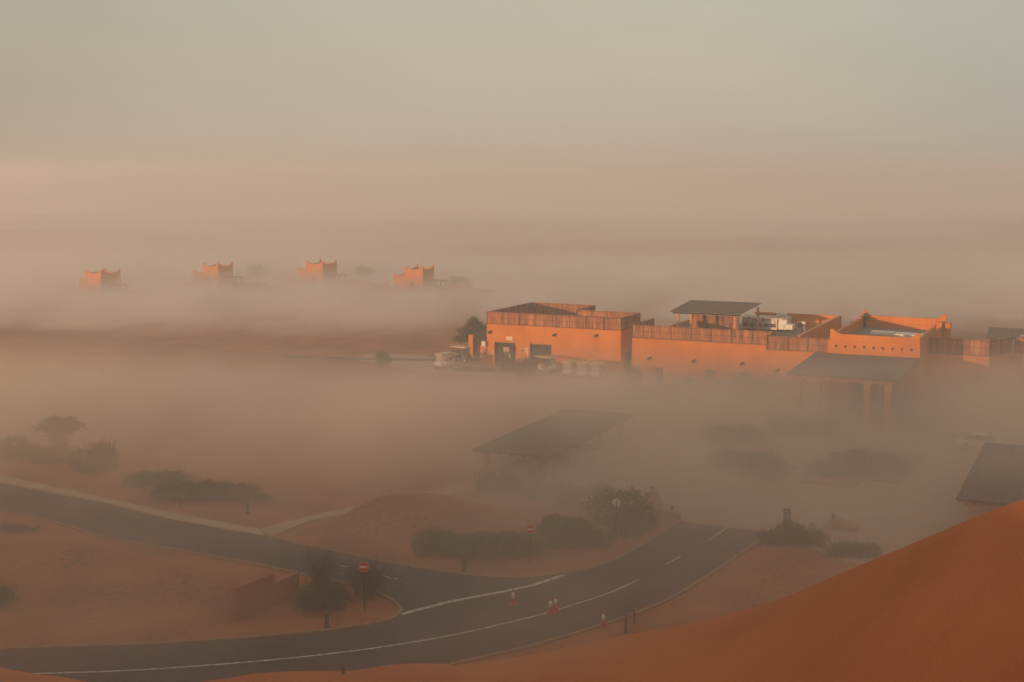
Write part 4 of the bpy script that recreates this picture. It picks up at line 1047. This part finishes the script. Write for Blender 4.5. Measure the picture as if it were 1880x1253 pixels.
# ------------------------------------------------------------------ cars
def car(at, rz, paint, label, group='parked cars in the mist'):
    """sedan, length along y, front -y"""
    t = thing('parked_car', label, 'car', at, rz, group)
    bm = bmesh.new()
    secs = [(-2.2, .45, .62, .66), (-2.05, .35, .74, .80), (-1.2, .28, .90, .88), (-.75, .27, .95, .90), (1.3, .27, .98, .90), (1.9, .30, .98, .86), (2.2, .45, .80, .72)]
    rings = []
    for y, zb_, zt_, hw in secs:
        rings.append([bm.verts.new(c) for c in ((-hw * .95, y, zb_), (-hw, y, (zb_ + zt_) / 2), (-hw * .92, y, zt_ - .04), (-hw * .7, y, zt_), (hw * .7, y, zt_), (hw * .92, y, zt_ - .04), (hw, y, (zb_ + zt_) / 2), (hw * .95, y, zb_))])
    for a_, b_ in zip(rings, rings[1:]):
        for k in range(8): bm.faces.new((a_[k], a_[(k + 1) % 8], b_[(k + 1) % 8], b_[k]))
    bm.faces.new(rings[0]); bm.faces.new(rings[-1][::-1]); bmesh.ops.recalc_face_normals(bm, faces=bm.faces)
    me = bpy.data.meshes.new('body'); bm.to_mesh(me); bm.free(); me.materials.append(paint)
    o = bpy.data.objects.new('body', me); C.objects.link(o); o.parent = t
    for x in (-.62, .62):
        mb = MB(); mb.box(x - .16, x + .16, -2.235, -2.15, .56, .66); mesh_obj('headlight', mb, M['screen'], o)
    mb = MB(); mb.add([(-.80, -1.0, .93), (.80, -1.0, .93), (.82, 1.75, .97), (-.82, 1.75, .97), (-.62, -.25, 1.42), (.62, -.25, 1.42), (.62, 1.0, 1.42), (-.62, 1.0, 1.42)],
                      [(0, 1, 5, 4), (1, 2, 6, 5), (2, 3, 7, 6), (3, 0, 4, 7), (3, 2, 1, 0), (4, 5, 6, 7)]); mesh_obj('cabin_glass', mb, M['glass'], t)
    mb = MB(); mb.add([(-.66, -.3, 1.41), (.66, -.3, 1.41), (.66, 1.05, 1.41), (-.66, 1.05, 1.41), (-.58, -.15, 1.47), (.58, -.15, 1.47), (.58, .95, 1.47), (-.58, .95, 1.47)],
                      [(0, 1, 5, 4), (1, 2, 6, 5), (2, 3, 7, 6), (3, 0, 4, 7), (4, 5, 6, 7)]); mesh_obj('roof', mb, paint, t)
    for x in (-.80, .80):
        for y in (-1.4, 1.35):
            mb = MB(); mb.tube([(x - .1, y, .32), (x + .1, y, .32)], .32, 20); wh = mesh_obj('wheel', mb, M['rubber'], t)
            mb = MB(); mb.tube([(x - .105, y, .32), (x + .105, y, .32)], .18, 14); mesh_obj('rim', mb, M['screen'], wh)
    return t
kd = car(site(31.8, -57.0, .02), RZ + R(90), M['car_dark'], 'dark car parked under the near end of the carport')
dup(kd, site(32.2, -51.5, .02), RZ + R(90), 'dark car parked under the middle of the carport')
car(site(33.2, -48.2, .02), RZ + R(90), M['car_white'], 'white car nosing out from under the far end of the carport')
car(sp(1805, 826, .02), RZ + R(80), M['car_white'], 'white car in the mist near the right wing, beyond the pavilion')

# ------------------------------------------------------------------ distant villas
def villa(px, ytop, label, sink=0.0, turn=0.0, ww=4.1, flip=False, antenna=False, group='distant villas in the mist', lowwing=True):
    d = (CAM_H - 6.9) * FPX / (ytop - HORIZON); x = (px - 940) / FPX * d
    t = thing('villa', label, 'villa', (x, d, -sink), RZ + R(turn), group)      # origin: the tower's near corner
    def tower(mb, x0, x1, y0, y1, z, par=.7, horn=.55):
        mb.box(x0, x1, y0, y1, -.5, z)
        def hp(a, b):
            return [(a, z + .002), (a, z + par + horn), (a + .35, z + par + horn + .05), (a + .6, z + par + .12), (a + 1.1, z + par), ((a + b) / 2, z + par - .12), (b - 1.1, z + par), (b - .6, z + par + .12), (b - .35, z + par + horn + .05), (b, z + par + horn), (b, z + .002)]
        p = hp(x0, x1); mb.prism(p, y0, y0 + .3); mb.prism(p, y1 - .3, y1)
        p = hp(y0, y1); 
        p = [(max(min(a, y1 - .302), y0 + .302), b) for a, b in p]
        mb.prism_x(p, x0, x0 + .3); mb.prism_x(p, x1 - .3, x1)
    mb = MB(); tower(mb, -ww, 0, 0, 5.2, 5.6); mesh_obj('tower', mb, M['adobe'], t)
    mb = MB(); tower(mb, -7.2, -ww - .01, 1.0, 6.0, 4.4 - sink * .3, .5, .4); mesh_obj('wing', mb, M['adobe'], t)
    for q_ in ((-14, -7.25, 2.5, 2.8, -.5, 2.4), (.02, 9.5, 3.4, 3.7, -.5, 2.9), (9.502, 14, 3.4, 3.7, -.5, 2.5)):
        mb = MB(); mb.box(*q_); mesh_obj('garden_wall', mb, M['adobe2'], t)
    mb = MB(); mb.box(.3, 4.2, .6, 3.2, 3.95, 4.12); mesh_obj('pergola_roof', mb, M['dark_timber'], t)
    for xx, yy in ((1.3, .8), (3.6, .8), (1.3, 3.0), (3.6, 3.0)):
        mb = MB(); mb.box(xx - .12, xx + .12, yy - .12, yy + .12, -.5, 3.95); mesh_obj('pergola_post', mb, M['dark_timber'], t)
    for xx in (-2.4,):
        mb = MB(); mb.box(xx - .3, xx + .3, -.04, -.003, 2.4, 3.7); mesh_obj('window', mb, M['dark_door'], t)
    if antenna:
        mb = MB(); mb.tube([(-1.9, 2.0, 5.6), (-1.9, 2.0, 7.9)], .05, 6); mesh_obj('antenna', mb, M['dark_metal'], t)
    return t
villa(184, 488, 'leftmost and faintest distant villa rising out of the mist', .8, -4, 4.6)
villa(400, 480.5, 'distant villa top second from the left with a round tree at its right', .3, 2, 3.9)
villa(592, 479, 'distant villa with a thin antenna on its tower', .0, -2, 4.3, antenna=True)
villa(776, 486.5, 'rightmost distant villa, closest to the garage building', .2, 3, 4.0)
VT = 'trees between the distant villas'
def far_tree(px, py, label, crown, seed, sprg=0):
    d = (CAM_H - 3.0) * FPX / (py - HORIZON); x = (px - 940) / FPX * d
    t = tree('distant_tree', label, (x, d, 0), 1.8, crown, M['leaf'], 3500, .16, seed, .15, VT)
    if sprg:
        mb = MB(); rg = random.Random(seed)
        for i in range(26):
            a_ = rg.uniform(0, math.pi * 2); l_ = rg.uniform(1.2, 2.8)
            mb.tube([(0, 0, 2.2), (math.cos(a_) * l_ * .5, math.sin(a_) * l_ * .5, 3.0 + l_ * .35), (math.cos(a_) * l_, math.sin(a_) * l_, 3.0 + rg.uniform(-.2, l_ * .6))], [.12, .08, .03], 4, False)
        mesh_obj('frond', mb, M['leaf'], t, fix=False)
far_tree(472, 499, 'round misty tree between the second and third villas from the left', [((0, 0, 3.0), (2.3, 2.0, 1.7)), ((1.6, 0, 2.4), (1.5, 1.3, 1.2))], 81)
far_tree(668, 497, 'spiky misty tree between the antenna villa and the rightmost villa', [((0, 0, 2.8), (2.1, 1.7, 1.0))], 82, 1)
far_tree(845, 515, 'low spiky misty tree right of the rightmost villa', [((0, 0, 2.5), (2.2, 1.8, 1.0))], 83, 1)

# ------------------------------------------------------------------ haze and ground fog
def vol_mat(name, col, dens, aniso=0.0):
    m = bpy.data.materials.new(name); m.use_nodes = True; n = m.node_tree; n.nodes.clear()
    o = n.nodes.new('ShaderNodeOutputMaterial'); p = n.nodes.new('ShaderNodeVolumePrincipled')
    n.links.new(p.outputs[0], o.inputs['Volume'])
    p.inputs['Color'].default_value = (*col, 1); p.inputs['Density'].default_value = dens; p.inputs['Anisotropy'].default_value = aniso
    return m, n, p
HZ, _, _ = vol_mat('haze_air', (.99, .99, .975), .0016, .48)
mb = MB(); mb.box(-4800, 4800, -500, 5800, -2, 33); o = mesh_obj('haze', mb, HZ); o['kind'] = 'stuff'
o['label'] = 'thin warm haze in the air over the whole valley'

FM, n, p = vol_mat('ground_fog', (.88, .75, .63), .01, .35)
geo = n.nodes.new('ShaderNodeNewGeometry'); sx = n.nodes.new('ShaderNodeSeparateXYZ'); n.links.new(geo.outputs['Position'], sx.inputs[0])
def mth(op, a, b=None, c=None):
    k = n.nodes.new('ShaderNodeMath'); k.operation = op
    for i, v in enumerate((a, b, c)):
        if v is None: continue
        if isinstance(v, (int, float)): k.inputs[i].default_value = v
        else: n.links.new(v, k.inputs[i])
    return k.outputs[0]
def tex(scale, detail, stretch=(1, 1, 1), off=(0, 0, 0)):
    mpn = n.nodes.new('ShaderNodeMapping'); mpn.inputs['Scale'].default_value = stretch; mpn.inputs['Location'].default_value = off
    n.links.new(geo.outputs['Position'], mpn.inputs[0])
    t_ = n.nodes.new('ShaderNodeTexNoise'); t_.inputs['Scale'].default_value = scale; t_.inputs['Detail'].default_value = detail
    n.links.new(mpn.outputs[0], t_.inputs['Vector']); return t_.outputs[0]
nA = tex(.022, 1, (1, 1, 2.0)); nB = tex(.075, 2, (1, 1, 2.0), (31, 7, 3))
# depth into the site (distance from the dune) shapes the banks, bent by the large noise
dist = mth('ADD', sx.outputs[1], mth('MULTIPLY', mth('SUBTRACT', nA, .5), 13))
dn = mth('DIVIDE', dist, 400)
def curve(pts):
    cr = n.nodes.new('ShaderNodeFloatCurve'); n.links.new(dn, cr.inputs['Value'])
    cm = cr.mapping.curves[0]
    cm.points[0].location = (pts[0][0] / 400, pts[0][1]); cm.points[1].location = (1, pts[-1][1])
    for d_, v_ in pts[1:-1]: cm.points.new(d_ / 400, v_)
    cr.mapping.update(); return cr.outputs[0]
base_density = curve([(0, .01), (50, .04), (61, .125), (92, .17), (102, .33), (118, .62), (130, .92), (139, 1.0), (147, .78), (154, .10), (168, .04), (190, .06), (210, .35), (235, .7), (300, .6), (395, .0), (400, 0)])
scale_height = curve([(0, .35), (60, .35), (88, .36), (105, .38), (120, .33), (134, .20), (144, .115), (153, .085), (180, .12), (210, .17), (260, .225), (400, .26)])
hs = mth('MULTIPLY', scale_height, mth('MULTIPLY_ADD', nA, 14.0, 8.5))
zr = mth('DIVIDE', mth('MAXIMUM', sx.outputs[2], 0), hs)
prof = mth('POWER', .3679, mth('MULTIPLY', zr, mth('MULTIPLY_ADD', zr, .8, .2)))
patch = mth('MAXIMUM', mth('MULTIPLY_ADD', nB, 3.4, -.75), .12)
def blob(xc, yc, rx, ry, rz=None):
    m_ = n.nodes.new('ShaderNodeVectorMath'); m_.operation = 'MULTIPLY_ADD'
    iz = 1 / rz if rz else 0
    m_.inputs[1].default_value = (1 / rx, 1 / ry, iz); m_.inputs[2].default_value = (-xc / rx, -yc / ry, 0)
    n.links.new(geo.outputs['Position'], m_.inputs[0])
    d_ = n.nodes.new('ShaderNodeVectorMath'); d_.operation = 'DOT_PRODUCT'
    n.links.new(m_.outputs[0], d_.inputs[0]); n.links.new(m_.outputs[0], d_.inputs[1])
    return mth('POWER', .3679, d_.outputs['Value'])
clear = None
for xc, yc, rx, ry, k in ((6, 168, 28, 13, .96), (-50, 182, 30, 11, .6), (34, 149, 20, 6, .5), (37, 134, 13, 7, .55)):      # clearings
    c_ = mth('MULTIPLY_ADD', blob(xc, yc, rx, ry), -k, 1.0)
    clear = c_ if clear is None else mth('MULTIPLY', clear, c_)
dens = mth('MULTIPLY', mth('MULTIPLY', base_density, prof), mth('MULTIPLY', clear, .19))
for xc, yc, rx, ry, k, hh in ((4, 103, 16, 10, .25, 5.2), (-42, 113, 24, 8, .045, 5), (30, 92, 12, 8, .03, 3), (52, 130, 10, 8, .07, 5), (34, 84, 13, 8, .05, 6), (-50, 147, 38, 8, .10, 2.6), (-60, 215, 60, 14, .03, 6)):   # taller banks
    dens = mth('MULTIPLY_ADD', blob(xc, yc, rx, ry, hh), k, dens)
dens = mth('MULTIPLY', dens, patch)
cmr = n.nodes.new('ShaderNodeMapRange'); cmr.interpolation_type = 'SMOOTHSTEP'; cmr.inputs[1].default_value = 105; cmr.inputs[2].default_value = 240
n.links.new(sx.outputs[1], cmr.inputs[0])
cmx = n.nodes.new('ShaderNodeMix'); cmx.data_type = 'RGBA'; cmx.inputs[6].default_value = (.905, .785, .67, 1); cmx.inputs[7].default_value = (.97, .93, .87, 1)
n.links.new(cmr.outputs[0], cmx.inputs[0]); n.links.new(cmx.outputs[2], p.inputs['Color'])
n.links.new(dens, p.inputs['Density'])
for y0_, zt_, dn_ in ((265, 5.0, .008), (340, 8.0, .007), (450, 11.5, .007)):
    FF, _, _ = vol_mat('far_ground_fog', (.985, .98, .96), dn_, .3)
    mb = MB(); mb.box(-4500 + zt_, 4500 - zt_, y0_, 5500 - zt_, -1.5 - zt_ * .01, zt_); o = mesh_obj('ground_fog', mb, FF); o['kind'] = 'stuff'
    o['label'] = 'distant even sea of fog reaching to the horizon'
mb = MB(); mb.box(-210, 210, 46, 420, -1, 14); o = mesh_obj('ground_fog', mb, FM); o['kind'] = 'stuff'
o['label'] = 'low banks of morning fog lying on the valley floor'
